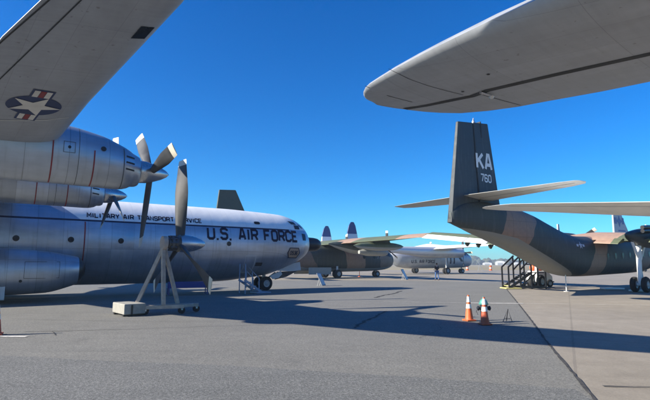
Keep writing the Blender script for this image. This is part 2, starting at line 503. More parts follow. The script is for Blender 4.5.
tag(mb.build('pavement_cracks', M['crack'], fix=False), kind='structure')
def worn_white():
    t = NT('worn_line_paint'); o = t.obj()
    n = t.noise(o, 7, 5, .7)
    return t.done(t.ramp(n, [(.36, (.24, .23, .22)), (.5, (.55, .53, .50)), (.8, (.70, .68, .64))]), .8)
M['line'] = worn_white()
mb = MB()
strip(mb, [(6.25, 20.55), (8.35, 20.2)], .24, .002)
strip(mb, [(8.35, 20.2), (14.5, 19.2)], .05, .002, .01, 3)
strip(mb, [(2.6, 21.2), (6.25, 20.55)], .05, .002, .012, 4)
strip(mb, [(-9.3, 11.22), (-6.85, 11.12)], .17, .002)
tag(mb.build('painted_lines', M['line'], fix=False), kind='structure')

# ------------------------------------------------------------------ aircraft toolkit
def pchip(xs, ys, x):
    n = len(xs)
    if x <= xs[0]: return ys[0]
    if x >= xs[-1]: return ys[-1]
    d = [(ys[i + 1] - ys[i]) / (xs[i + 1] - xs[i]) for i in range(n - 1)]
    m = [d[0]] + [0 if d[i - 1] * d[i] <= 0 else 2 * d[i - 1] * d[i] / (d[i - 1] + d[i]) for i in range(1, n - 1)] + [d[-1]]
    for i in range(n - 1):
        if x <= xs[i + 1]:
            h = xs[i + 1] - xs[i]; t = (x - xs[i]) / h
            return ((1 + 2 * t) * (1 - t) ** 2 * ys[i] + t * (1 - t) ** 2 * h * m[i] + t * t * (3 - 2 * t) * ys[i + 1] + t * t * (t - 1) * h * m[i + 1])

class Body:
    """lofted hull; stations (x, z centre, half width, height above, height below), x rising"""
    def __init__(s, st, q=1.0, y0=0.0):
        s.st = sorted(st); s.q = q; s.y0 = y0
        s.xs = [a[0] for a in s.st]
    def par(s, x):
        return [pchip(s.xs, [a[i] for a in s.st], x) for i in range(1, 5)]
    def pt(s, x, a):
        zc, hw, ht, hb = s.par(x); c, sn = math.cos(a), math.sin(a); q = s.q
        return Vector((x, s.y0 - hw * math.copysign(abs(c) ** q, c), zc + (ht if sn > 0 else hb) * math.copysign(abs(sn) ** q, sn)))
    def on(s, x, z, side=-1, off=0.0):
        def f(x, z):
            zc, hw, ht, hb = s.par(x); h = ht if z > zc else hb
            w = min(abs(z - zc) / h, .9995)
            return Vector((x, s.y0 + side * hw * (1 - w ** (2 / s.q)) ** (s.q / 2), z))
        p = f(x, z)
        if off:
            dx = f(x + .01, z) - f(x - .01, z); dz = f(x, z + .01) - f(x, z - .01)
            n = dx.cross(dz).normalized()
            if n.y * side < 0: n = -n
            p = p + n * off
        return p
    def mesh(s, nx=90, na=48, mfun=None):
        xs = set(s.xs)
        a, b = s.xs[0], s.xs[-1]
        for i in range(nx + 1):
            t = i / nx; xs.add(a + (b - a) * t)
        # finer at both ends
        for e, o in ((a, 1), (b, -1)):
            for k in range(1, 10): xs.add(e + o * (k / 10) ** 2 * min(2.0, (b - a) / 4))
        xs = sorted(xs)
        xs = [xs[0]] + [x1 for x0, x1 in zip(xs[:-1], xs[1:]) if x1 - x0 > 1e-4]
        mb = MB()
        return mb.rings([[s.pt(x, 2 * math.pi * k / na) for k in range(na)] for x in xs], mfun=mfun and (lambda i, j: mfun(xs[i], 2 * math.pi * (j + .5) / na)))

def decal_quad(mb, B, quad, off, mi=0, side=-1, nu=4, nv=3):
    """four (x,z) corners laid on the hull"""
    a, b, c, d = [Vector((p[0], p[1])) for p in quad]
    vs = []
    for i in range(nu + 1):
        for j in range(nv + 1):
            p = a.lerp(b, i / nu).lerp(d.lerp(c, i / nu), j / nv)
            vs.append(B.on(p.x, p.y, side, off))
    fs = [(i * (nv + 1) + j, (i + 1) * (nv + 1) + j, (i + 1) * (nv + 1) + j + 1, i * (nv + 1) + j + 1) for i in range(nu) for j in range(nv)]
    mb.add(vs, fs, mi)

def decal_blob(mb, B, x, z, rx, rz, off, mi=0, side=-1, n=18, e=1.0, lift=0.0):
    vs = [B.on(x, z, side, off + lift)]
    for k in range(n):
        c, s_ = math.cos(2 * math.pi * k / n), math.sin(2 * math.pi * k / n)
        vs.append(B.on(x + rx * math.copysign(abs(c) ** e, c), z + rz * math.copysign(abs(s_) ** e, s_), side, off))
    mb.add(vs, [(0, 1 + k, 1 + (k + 1) % n) for k in range(n)], mi)

# block lettering drawn as strokes: character -> list of polylines on a 0.6 x 1 cell
k_ = .14
FONT = {
 'A': [[(0, 0), (.22, 1), (.38, 1), (.6, 0)], [(.10, .3), (.50, .3)]],
 'C': [[(.6, .76), (.6, 1 - k_), (.6 - k_, 1), (k_, 1), (0, 1 - k_), (0, k_), (k_, 0), (.6 - k_, 0), (.6, k_), (.6, .24)]],
 'E': [[(.58, 1), (0, 1), (0, 0), (.58, 0)], [(0, .52), (.46, .52)]],
 'F': [[(.58, 1), (0, 1), (0, 0)], [(0, .52), (.46, .52)]],
 'I': [[(.12, 0), (.12, 1)]],
 'K': [[(0, 0), (0, 1)], [(.58, 1), (.03, .42)], [(.2, .6), (.6, 0)]],
 'L': [[(0, 1), (0, 0), (.55, 0)]],
 'M': [[(0, 0), (0, 1), (.32, .35), (.64, 1), (.64, 0)]],
 'N': [[(0, 0), (0, 1), (.58, 0), (.58, 1)]],
 'O': [[(k_, 0), (.6 - k_, 0), (.6, k_), (.6, 1 - k_), (.6 - k_, 1), (k_, 1), (0, 1 - k_), (0, k_), (k_, 0)]],
 'P': [[(0, 0), (0, 1), (.6 - k_, 1), (.6, 1 - k_), (.6, .45 + k_), (.6 - k_, .45), (0, .45)]],
 'R': [[(0, 0), (0, 1), (.6 - k_, 1), (.6, 1 - k_), (.6, .47 + k_), (.6 - k_, .47), (0, .47)], [(.33, .47), (.6, 0)]],
 'S': [[(.6, .78), (.6, 1 - k_), (.6 - k_, 1), (k_, 1), (0, 1 - k_), (0, .52 + k_), (k_, .52), (.6 - k_, .52), (.6, .52 - k_), (.6, k_), (.6 - k_, 0), (k_, 0), (0, k_), (0, .22)]],
 'T': [[(0, 1), (.6, 1)], [(.3, 1), (.3, 0)]],
 'U': [[(0, 1), (0, k_), (k_, 0), (.6 - k_, 0), (.6, k_), (.6, 1)]],
 'V': [[(0, 1), (.26, 0), (.34, 0), (.6, 1)]],
 'Y': [[(0, 1), (.3, .45), (.6, 1)], [(.3, .47), (.3, 0)]],
 '0': [[(k_, 0), (.6 - k_, 0), (.6, k_), (.6, 1 - k_), (.6 - k_, 1), (k_, 1), (0, 1 - k_), (0, k_), (k_, 0)]],
 '3': [[(0, .8), (0, 1 - k_), (k_, 1), (.6 - k_, 1), (.6, 1 - k_), (.6, .52 + k_), (.6 - k_, .52), (.2, .52)], [(.6 - k_, .52), (.6, .52 - k_), (.6, k_), (.6 - k_, 0), (k_, 0), (0, k_), (0, .2)]],
 '5': [[(.58, 1), (0, 1), (0, .56), (.6 - k_, .56), (.6, .56 - k_), (.6, k_), (.6 - k_, 0), (k_, 0), (0, k_), (0, .2)]],
 '6': [[(.6, .8), (.6, 1 - k_), (.6 - k_, 1), (k_, 1), (0, 1 - k_), (0, k_), (k_, 0), (.6 - k_, 0), (.6, k_), (.6, .52 - k_), (.6 - k_, .52), (0, .52)]],
 '7': [[(0, 1), (.6, 1), (.22, 0)]],
 '.': [[(.08, -.01), (.08, .15)]],
}
WID = {'I': .24, '.': .20, 'M': .64, ' ': .34, 'L': .56}

def letter_quads(text, h, weight=.15, gap=.24):
    """quads (4 corners each) of a line of lettering with cap height h, starting at 0,0; returns quads, width"""
    quads = []; x = 0
    for ch in text:
        for li, line in enumerate(FONT.get(ch, [])):
            P = [Vector(p) for p in line]
            P = [Vector((p.x, p.y * (1 - weight) + weight / 2)) if ch != '.' else p for p in P]
            closed = (P[0] - P[-1]).length < 1e-6
            if closed: P = P[:-1]
            n = len(P); L = []; Rr = []
            for i in range(n):
                a = P[i - 1] if (i > 0 or closed) else None
                b = P[(i + 1) % n] if (i < n - 1 or closed) else None
                d1 = (P[i] - a).normalized() if a is not None else None
                d2 = (b - P[i]).normalized() if b is not None else None
                if d1 is None: d1 = d2
                if d2 is None: d2 = d1
                n1 = Vector((-d1.y, d1.x)); n2 = Vector((-d2.y, d2.x))
                mn = (n1 + n2)
                mn = mn.normalized() if mn.length > 1e-4 else n1
                s_ = min(1 / max(mn.dot(n1), .35), 1.9)
                L.append(P[i] + mn * (weight / 2 * s_)); Rr.append(P[i] - mn * (weight / 2 * s_))
            for i in range(n if closed else n - 1):
                j = (i + 1) % n
                quads.append((li, [((x + q.x) * h, q.y * h) for q in (L[i], L[j], Rr[j], Rr[i])]))
        x += WID.get(ch, .6) + gap
    return quads, (x - gap) * h

def lettering(name, B, text, x0, z0, h, width, mat, parent, side=-1, off=.008, weight=.15, mir=1):
    q, w = letter_quads(text, h, weight)
    k = width / w
    mb = MB()
    for li, c in q:
        # reading direction follows the nose on the starboard side
        decal_quad(mb, B, [(x0 + mir * p[0] * k, z0 + p[1]) for p in c], off + li * .002, 0, side, 3, 3)
    return mb.build(name, mat, parent, fix=False)

class Wing:
    """sections (y, x leading, x trailing, z, thickness)"""
    def __init__(s, sec, droop=0.0):
        s.sec = sorted(sec); s.ys = [a[0] for a in s.sec]; s.droop = droop
    def par(s, y):
        if y <= s.ys[0]: return s.sec[0][1:]
        for a, b in zip(s.sec[:-1], s.sec[1:]):
            if y <= b[0]:
                t = (y - a[0]) / (b[0] - a[0]); return tuple(a[i] + (b[i] - a[i]) * t for i in range(1, 5))
        return s.sec[-1][1:]
    @staticmethod
    def yt(t, th): return 5 * th * (.2969 * math.sqrt(t) - .126 * t - .3516 * t * t + .2843 * t ** 3 - .1036 * t ** 4) + th * .02
    def pt(s, y, t, up):
        le, te, z, th = s.par(y)
        k = s.yt(t, th) * (1.15 if up else -.85)
        return Vector((le + (te - le) * t, y, z + k - s.droop * t * t))
    def under(s, x, y, off=.006):
        le, te, z, th = s.par(y); t = min(max((x - le) / (te - le), .002), 1)
        p = s.pt(y, t, False); return Vector((x, y, p.z - off))
    def mesh(s, extra=(), nt=14, two=True):
        ys = sorted(set(s.ys) | set(extra)); mb = MB()
        ts = [(1 - math.cos(math.pi * i / nt)) / 2 for i in range(nt + 1)]
        rings = []
        for y in ys:
            rings.append([s.pt(y, t, True) for t in ts[::-1]] + [s.pt(y, t, False) for t in ts[1:]])
        return mb.rings(rings, mfun=(lambda i, j: 0 if j < nt else 1) if two else None)

def mirror_sections(sec):
    return [(-a[0],) + tuple(a[1:]) for a in sec] + [a for a in sec if abs(a[0]) > 1e-6]

def under_poly(mb, wg, poly, off, mi=0):
    """small flat marking on a wing's underside, polygon fan in (x, y)"""
    cx = sum(p[0] for p in poly) / len(poly); cy = sum(p[1] for p in poly) / len(poly)
    vs = [wg.under(cx, cy, off)] + [wg.under(p[0], p[1], off) for p in poly]
    n = len(poly)
    mb.add(vs, [(0, 1 + i, 1 + (i + 1) % n) for i in range(n)], mi)

def under_strip(mb, wg, pts, w, off, mi=0):
    Q = []
    for a, b in zip(pts[:-1], pts[1:]):
        a = Vector(a); b = Vector(b); k = max(2, int((b - a).length / .4))
        for i in range(k): Q.append(a.lerp(b, i / k))
    Q.append(Vector(pts[-1]))
    vs = []
    for i, q in enumerate(Q):
        d = (Q[min(i + 1, len(Q) - 1)] - Q[max(i - 1, 0)]).normalized(); n = Vector((-d.y, d.x))
        for s_ in (1, -1):
            p = q + n * (w / 2 * s_); vs.append(wg.under(p.x, p.y, off))
    mb.add(vs, [(2 * i, 2 * i + 1, 2 * i + 3, 2 * i + 2) for i in range(len(Q) - 1)], mi)

def wheel(parent, c, r, w, rim=None, name='wheel'):
    """wheel whose axle runs along local y: tyre as the part, rim as its sub-part"""
    t = MB().lathe([(-w / 2, r * .52), (-w / 2, r * .78), (-w * .42, r * .92), (-w * .2, r), (w * .2, r), (w * .42, r * .92), (w / 2, r * .78), (w / 2, r * .52), (0, r * .50), (-w / 2, r * .52)], c, (0, 1, 0), 24, cap=False)
    o = t.build(name, M['rubber'], parent, True)
    m = MB().lathe([(-w * .46, .03), (-w * .46, r * .2), (-w * .36, r * .3), (-w * .42, r * .515), (w * .42, r * .515), (w * .36, r * .3), (w * .46, r * .2), (w * .46, .03)], c, (0, 1, 0), 20)
    m.build('rim', rim or M['silver_dark'], o, True)
    return o

def blade_mesh(hub, ax, ang, r0, r1, ch, side_y, tip=.14, twist=(56, 26), flip=1):
    """one propeller blade; ax = shaft axis is local +x; ang measured from -y side upward"""
    mb = MB(); hub = Vector(hub)
    rad = Vector((0, -math.cos(ang), math.sin(ang))); tan = Vector((0, -math.sin(ang), -math.cos(ang))); fx = Vector((1, 0, 0))
    N = 14; rings = []
    for i in range(N + 1):
        t = i / N; r = r0 + (r1 - r0) * t
        c = ch * (.50 + .50 * min(1, t * 1.7)) * (1 - .06 * max(0, t - .6) / .4)
        th = .14 * (1 - t) ** 1.6 + .028
        tw = R(twist[0] + (twist[1] - twist[0]) * t) * flip
        u = tan * math.cos(tw) + fx * math.sin(tw); n = fx * math.cos(tw) - tan * math.sin(tw)
        ring = []
        for k in range(10):
            a = 2 * math.pi * k / 10
            ring.append(hub + rad * r + u * (c / 2 * math.cos(a)) + n * (th / 2 * math.sin(a)))
        rings.append(ring)
    lim = int(N * (1 - tip) + .5)
    mb.rings(rings, mfun=lambda i, j: 1 if i >= lim else 0)
    return mb

def propeller(parent, hub, angles, r, spin, mats=None, ch=.38, tip=.12, r0=.25, name='propeller', shift=0.0):
    """spin = spinner profile along +x"""
    s = MB().lathe(spin, hub, (1, 0, 0), 28)
    p = s.build(name, M['steel'], parent, True, angle=50)
    for a in angles:
        blade_mesh((hub[0] + shift, hub[1], hub[2]), None, R(a), r0, r, ch, 0, tip).build('blade', mats or [M['prop'], M['proptip']], p, True, angle=60)
    return p

def star_pts(n=5, r=1.0, ri=.382, rot=0.0):
    return [((r if k % 2 == 0 else ri) * math.cos(rot + math.pi * k / n), (r if k % 2 == 0 else ri) * math.sin(rot + math.pi * k / n)) for k in range(2 * n)]

# ================================================================== silver transport (left)
T = thing('cargo_plane', 'long silver cargo plane with white crown, lettered U.S. AIR FORCE, black nose radome', 'cargo plane', (-1.43, 32.18, 0), R(34.81))
C133 = Body([(-43.5, 4.75, .05, .05, .05), (-43, 4.72, .45, .3, .4), (-40, 4.35, 1.0, .75, .95), (-35, 3.75, 1.65, 1.3, 1.65), (-30, 3.15, 2.08, 1.86, 2.1), (-26, 2.82, 2.2, 2.19, 2.2), (-22, 2.8, 2.21, 2.21, 2.21),
             (-7.5, 2.8, 2.21, 2.21, 2.21), (-6, 2.8, 2.21, 2.21, 2.17), (-4.5, 2.8, 2.2, 2.17, 2.03), (-3, 2.8, 2.16, 2.11, 1.82), (-2.2, 2.82, 2.08, 2.04, 1.58), (-1.5, 2.84, 1.93, 1.87, 1.33),
             (-.9, 2.86, 1.68, 1.60, 1.10), (-.45, 2.88, 1.33, 1.24, .86), (-.2, 2.9, .98, .86, .64), (-.06, 2.92, .6, .52, .4), (0, 2.93, .05, .05, .05)])
fus = C133.mesh(110, 64).build('fuselage', M['c133'], T, True, angle=60)
rd = MB().lathe([(-.6, .5), (0, .50), (.75, .47), (1.05, .42), (1.25, .31), (1.36, .16), (1.40, .01)], (-.05, 0, 2.98), (1, 0, 0), 28)
rd.build('nose_radome', M['black'], T, True)
for x in (-20.9, -18.7, -16.54, -14.37, -12.16, -10.0, -6.42):
    if x == -10.0: continue
    for side in (-1, 1):
        mb = MB(); decal_blob(mb, C133, x, 2.79, .135, .135, .012, 0, side)
        mb.build('porthole', M['glass'], T, fix=False)
mb = MB(); decal_blob(mb, C133, -4.48, 4.09, .20, .09, .012, e=.6); mb.build('porthole', M['glass'], T, fix=False)
# cockpit panes
for side in (-1, 1):
    for q in ([(-2.15, 4.36), (-1.62, 4.32), (-1.50, 4.13), (-1.95, 4.15)], [(-1.78, 4.09), (-1.30, 4.09), (-1.36, 3.83), (-1.80, 3.83)], [(-1.26, 3.58), (-.90, 3.55), (-.92, 3.14), (-1.24, 3.14)],
              [(-1.38, 4.22), (-1.1, 4.10), (-.95, 3.92), (-1.15, 3.95)]):
        mb = MB(); decal_quad(mb, C133, q, .012, 0, side); build_pieces(mb, 'cockpit_window', M['glass'], T)
lettering('service_lettering', C133, 'U.S. AIR FORCE', -7.65, 2.98, .74, 5.90, M['letter'], T, weight=.2)
lettering('transport_lettering', C133, 'MILITARY AIR TRANSPORT SERVICE', -13.7, 3.89, .27, 5.75, M['letter'], T, weight=.21)
# number plate
mb = MB()
for k, off, mi in ((1.0, .010, 0), (.84, .016, 1)):
    h1 = [(-2.0 + p * k, 2.34 + q * k) for p, q in ((-.50, 0), (.56, 0), (.40, .32), (-.36, .32))]
    h2 = [(-2.0 + p * k, 2.34 + q * k) for p, q in ((-.36, -.32), (.42, -.32), (.56, 0), (-.50, 0))]
    for h_ in (h1, h2): decal_quad(mb, C133, h_, off, mi, -1, 8, 4)
plate = mb.build('number_plate', [M['navy'], paint('plate_tan', (.34, .25, .18), .6)], T, fix=False)
lettering('plate_number', C133, '0536', -2.28, 2.22, .25, .60, M['navy'], plate, off=.026, weight=.2)
# crew door outline, small vents, red danger stripe, white warning
def outline(mb, B, x0, x1, z0, z1, w, off=.008, side=-1):
    for q in ([(x0, z1), (x1, z1), (x1, z1 - w), (x0, z1 - w)], [(x0, z0 + w), (x1, z0 + w), (x1, z0), (x0, z0)], [(x0, z1 - w), (x0 + w, z1 - w), (x0 + w, z0 + w), (x0, z0 + w)], [(x1 - w, z1 - w), (x1, z1 - w), (x1, z0 + w), (x1 - w, z0 + w)]):
        decal_quad(mb, B, q, off, 0, side, 2, 4)
mb = MB(); outline(mb, C133, -5.3, -4.62, 1.15, 2.14, .035); build_pieces(mb, 'crew_door', M['offwhite'], T)
mb = MB(); decal_quad(mb, C133, [(-4.55, 1.74), (-4.1, 1.74), (-4.1, 1.54), (-4.55, 1.54)], .012); build_pieces(mb, 'vent', M['gap'], T)
mb = MB(); decal_quad(mb, C133, [(-13.82, 3.68), (-13.765, 3.68), (-13.765, 1.0), (-13.82, 1.0)], .008, nu=1, nv=24); mb.build('danger_stripe', M['red'], T, fix=False)

# wing
halfC = [(0, -16.7, -22.6, 5.0, .95), (4, -16.55, -21.8, 5.06, .95), (8.9, -16.3, -20.4, 5.14, .92), (12.65, -15.96, -18.75, 5.27, .86), (15.27, -15.66, -18.1, 5.52, .62), (18.0, -15.2, -17.4, 5.87, .42), (19.75, -14.92, -16.8, 6.08, .30), (22.6, -14.7, -16.1, 6.4, .20), (23.6, -14.8, -15.9, 6.5, .08)]
wingC = Wing(mirror_sections(halfC), droop=.42)
wg = wingC.mesh([-24 + i for i in range(48)]).build('wing', [M['silver'], M['c133_wing']], T, True, angle=50)
# star and bar under the right wing
mb = MB(); cx, cy, rr = -16.76, -15.17, .53
sd_ = Vector((.17, -1.0)).normalized(); pd_ = Vector((1.0, .10)).normalized()      # bars run with the span
def ins(u, v): return (cx + pd_.x * u + sd_.x * v, cy + pd_.y * u + sd_.y * v)
under_poly(mb, wingC, [ins(rr * math.cos(2 * math.pi * k / 32), rr * math.sin(2 * math.pi * k / 32)) for k in range(32)], .008, 0)
for s_ in (-1, 1):
    under_poly(mb, wingC, [ins(-.21, s_ * .38), ins(.21, s_ * .38), ins(.21, s_ * .86), ins(-.21, s_ * .86)], .012, 0)
    for a, b, mi in ((-.165, -.06, 1), (.06, .165, 1), (-.05, .05, 2)):
        under_poly(mb, wingC, [ins(a, s_ * .50), ins(b, s_ * .50), ins(b, s_ * .81), ins(a, s_ * .81)], .016, mi)
under_poly(mb, wingC, [ins(*p) for p in star_pts(5, .53, .21, 0)], .020, 1)
mb.build('insignia', [paint('insignia_blue', (.012, .028, .10), .6), paint('insignia_white', (.62, .60, .56), .5), M['red']], wg, fix=False)
mb = MB()
under_strip(mb, wingC, [(-18.05, -14.2), (-17.41, -16.3), (-16.86, -18.02), (-16.42, -19.45), (-15.95, -21)], .024, .008)
under_strip(mb, wingC, [(-17.9, -16.3), (-17.43, -17.77), (-16.84, -19.36), (-16.3, -20.8)], .028, .008)
under_strip(mb, wingC, [(-18.0, 14.0), (-15.95, 21)], .035, .008)
build_pieces(mb, 'aileron_gap', M['gap'], wg)
mb = MB(); under_strip(mb, wingC, [(-17.8, -13.95), (-16.0, -14.56)], .03, .012); mb.build('wing_strake', M['offwhite'], wg, fix=False)
mb = MB(); under_poly(mb, wingC, [(-15.40, -18.96), (-15.17, -18.95), (-15.24, -18.52), (-15.48, -18.52)], .010); mb.build('landing_light_panel', M['glass'], wg, fix=False)
# engine nacelles with red bands and three-blade propellers
NAC = [(-5.7, 5.12, .06, .06, .10), (-5.45, 5.1, .34, .25, .36), (-5.2, 5.05, .62, .45, .72), (-4.4, 4.98, .84, .70, 1.0), (-3.4, 4.95, .86, .82, .99), (-2.2, 4.85, .83, .83, .90), (-1.2, 4.74, .78, .76, .80), (-.6, 4.65, .68, .62, .71), (-.38, 4.62, .60, .54, .63), (-.3, 4.6, .55, .50, .56), (-.08, 4.55, .44, .44, .45), (-.05, 4.55, .2, .2, .2)]
SPIN = [(-.1, .30), (-.02, .36), (.18, .345), (.42, .28), (.66, .19), (.82, .10), (.90, .01)]
def band(mb, B, x, w, a0, a1, off=.008, n=24):
    vs = []
    for i in range(n + 1):
        a = a0 + (a1 - a0) * i / n
        for dx in (-w / 2, w / 2):
            p = B.pt(x + dx, a); zc = B.par(x)[0]
            d = Vector((0, p.y - B.y0, p.z - zc)).normalized(); vs.append(p + d * off)
    mb.add(vs, [(2 * i, 2 * i + 1, 2 * i + 3, 2 * i + 2) for i in range(n)])
EX = -13.65
for yy, ph in ((-11.85, (7, 139, 250)), (-5.89, (93, 208, 333)), (5.89, (40, 160, 280)), (11.85, (15, 135, 255))):
    B = Body([(x + EX, z, hw, ht, hb) for x, z, hw, ht, hb in NAC], q=.92, y0=yy)
    nac = B.mesh(50, 40).build('engine_nacelle', M['alu'], T, True, angle=50)
    side = -1
    mb = MB(); band(mb, B, EX - 2.5, .036, -math.pi / 2 + .1, math.pi / 2); band(mb, B, EX - 1.45, .036, -math.pi / 2 + .1, .12)
    if yy < 0: band(mb, B, EX - 4.5, .05, -1.2, -.7)
    build_pieces(mb, 'red_band', M['red'], nac)
    mb = MB(); band(mb, B, EX - .62, .03, -1.4, .8, .006); band(mb, B, EX - 1.85, .016, -1.5, 1.2, .006); build_pieces(mb, 'cowl_seam', M['seam'], nac)
    mb = MB()
    zc = B.par(EX - 1.25)[0]
    decal_blob(mb, B, EX - 1.22, zc + .22, .075, .075, .014)
    decal_blob(mb, B, EX - 2.1, zc + .14, .04, .045, .012)
    build_pieces(mb, 'exhaust_port', M['gap'], nac)
    mb = MB(); outline(mb, B, EX - 2.25, EX - 1.95, zc - .02, zc + .30, .016, .007)
    build_pieces(mb, 'access_panel', M['seam'], nac)
    # three slots behind the spinner
    mb = MB()
    for dz in (.14, -.04, -.24): decal_quad(mb, B, [(EX - .56, zc + dz), (EX - .30, zc + dz - .02), (EX - .30, zc + dz - .07), (EX - .56, zc + dz - .05)], .010)
    build_pieces(mb, 'intake_slot', M['gap'], nac)
    propeller(T, (EX, yy, 4.55), ph, 2.46 if abs(yy) > 8 else 2.53, SPIN, ch=.40, shift=.32)
# sponsons with the main gear
for sgn in (-1, 1):
    SP = Body([(-30, 1.3, .05, .05, .05), (-29, 1.3, .5, .4, .4), (-27, 1.3, .85, .85, .85), (-22, 1.35, 1.0, 1.0, 1.05), (-17.2, 1.35, 1.0, .97, 1.02), (-15.4, 1.35, .95, .86, .96), (-14.35, 1.38, .78, .64, .72), (-14.12, 1.40, .70, .57, .64)], q=.9, y0=sgn * 2.95)
    sp = SP.mesh(40, 40).build('gear_sponson', M['alu'], T, True, angle=40)
    MB().lathe([(-.1, .55), (.02, .56), (.16, .46), (.30, .26), (.36, .02)], (-14.13, sgn * 2.95, 1.41), (1, 0, 0), 24).build('sponson_cap', M['black'], sp, True)
    mb = MB(); outline(mb, SP, -16.2, -14.9, 1.05, 1.75, .014, .006, sgn); decal_blob(mb, SP, -16.3, .95, .06, .06, .012, side=sgn); build_pieces(mb, 'access_panel', M['gap'], sp)
    MB().box((-17.6, sgn * 3.75, .50), (1.6, .06, .62)).build('gear_door', M['alu'], sp, bevel=.01)
    for xx in (-18.5, -21.0):
        for dy in (-.35, .35): wheel(T, (xx, sgn * 2.95 + dy, .55), .55, .34)
        MB().tube([(xx, sgn * 2.95, .55), (xx, sgn * 2.95, 1.3)], .12, 12).build('main_strut', M['offwhite'], T, True)
# nose gear
for dy in (-.42, .42): wheel(T, (-3.1, dy, .44), .44, .30)
mb = MB().tube([(-3.1, 0, .48), (-3.0, 0, 1.1)], .11, 12); mb.tube([(-3.1, -.45, .44), (-3.1, .45, .44)], .06, 10); mb.tube([(-2.2, 0, 1.1), (-3.05, 0, .55)], .06, 10)
mb.build('nose_strut', M['offwhite'], T, True)
MB().prism([(-2.4, 1.22), (-1.15, 1.72), (-.7, 1.78), (-.62, 1.25), (-1.4, 1.18)], -.62, -.56).build('nose_gear_door', M['lightgrey'], T, bevel=.01)
MB().prism([(-2.45, .66), (-2.3, 1.16), (-.75, 1.2), (-1.6, .82)], -.40, -.34).build('nose_gear_door', M['navy'], T, bevel=.01)
MB().prism([(-2.95, .92), (-2.15, 1.22), (-2.05, 1.0), (-2.3, .78), (-2.75, .70)], -.66, -.62).build('landing_light_door', M['lightgrey'], T, bevel=.01)
# tail
finC = [(-42.2, 4.9), (-35, 5.0), (-36.5, 5.4), (-38.4, 6.2), (-41.0, 12.8), (-43.4, 12.8), (-43.3, 5.1)]
MB().prism(finC, -.16, .16).build('tail_fin', M['silver'], T, bevel=.08)
Wing(mirror_sections([(0, -38.6, -43.0, 5.15, .4), (8.2, -40.6, -42.7, 5.4, .15)])).mesh().build('tailplane', [M['silver'], M['silver']], T, True)

# ================================================================== propeller on a stand
DH = 38.19
P = thing('display_propeller', 'black three-blade propeller with polished hub mounted on a wheeled timber A-frame', 'propeller', (-4.96, 16.51, 0), R(DH))
def toP(x, y, z):
    c, s_ = math.cos(R(-DH)), math.sin(R(-DH)); dx, dy = x + 4.96, y - 16.51
    return Vector((c * dx - s_ * dy, s_ * dx + c * dy, z))
HUBZ = 2.36
mb = MB().lathe([(-.10, .20), (-.05, .30), (.10, .31), (.32, .29), (.55, .245), (.75, .17), (.88, .09), (.93, .01)], (-.12, 0, HUBZ), (1, 0, 0), 28)
hub = mb.build('hub_spinner', M['steel'], P, True, angle=50)
for a in (92, -28, 212):
    blade_mesh((-.12, 0, HUBZ), None, R(a), .22, 2.98, .58, 0, .075, twist=(60, 6)).build('blade', [M['prop'], M['proptip']], P, True, angle=60)
mb = MB().lathe([(-.46, .10), (-.44, .17), (-.36, .20), (-.34, .26), (-.26, .27), (-.24, .22), (-.12, .24), (-.08, .30)], (-.12, 0, HUBZ), (1, 0, 0), 24)
for k in range(10):
    a = 2 * math.pi * k / 10; mb.lathe([(-.40, .035), (-.18, .035)], (-.12, .24 * math.cos(a), HUBZ + .24 * math.sin(a)), (1, 0, 0), 8)
mb.build('gear_hub', M['hub_dark'], P, True, angle=40)
apex = Vector((-.68, 0, HUBZ))
mb = MB().lathe([(-.07, .24), (.07, .24)], apex, (1, 0, 0), 24); mb.tube([apex, (-.3, 0, HUBZ)], .09, 12)
mb.build('bearing_plate', M['wood'], P, True, angle=40)
b1a, b1b = toP(-6.75, 15.92, .24), toP(-4.42, 16.75, .24)
b2a, b2b = toP(-6.45, 15.48, .24), toP(-4.75, 16.15, .24)
mb = MB().bar(b1a, b1b, .12, .12).bar(b2a, b2b, .12, .12)
for t in (.12, .5, .93): mb.bar(b1a.lerp(b1b, t) + Vector((0, 0, .004)), b2a.lerp(b2b, t) + Vector((0, 0, .004)), .10, .10)
mb.build('base_frame', M['wood'], P, bevel=.008)
for p in ((-6.33, 16.07), (-5.08, 16.52)):
    MB().bar(apex + Vector((0, 0, -.12)), toP(p[0], p[1], .30), .10, .12).build('leg', M['wood'], P, bevel=.008)
MB().bar(apex + Vector((-.02, 0, -.16)), toP(-5.36, 15.90, .30), .12, .12).build('post', M['wood'], P, bevel=.008)
for q in (b1b - (b1b - b1a) * .03, b2b - (b2b - b2a) * .04, b1a + (b1b - b1a) * .3, b2a + (b2b - b2a) * .33):
    o = MB().lathe([(-.04, .03), (-.04, .115), (.04, .115), (.04, .03)], (q.x, q.y, .116), (0, 1, 0), 16).build('caster_wheel', M['rubber'], P, True)
    MB().box((q.x, q.y, .15), (.06, .10, .06)).build('caster_fork', M['steel'], o)
blk = MB()
bd = (Vector((-7.09, 16.0, 0)) - Vector((-6.32, 15.11, 0))); bl = bd.length; ba = math.atan2(bd.y, bd.x)
BK = thing('ballast_block', 'pale concrete ballast block on the end of the propeller stand', 'concrete block', (-6.48, 15.85, 0), ba)
MB().box((0, 0, .22), (bl, .68, .33)).build('block', M['concrete_block'], BK, bevel=.025)
for x in (-.45, .45): MB().box((x, 0, .027), (.12, .66, .05)).build('skid', M['black'], BK)
MB().box((-bl / 2 - .012, .1, .2), (.02, .05, .3)).build('strap', M['black'], BK)

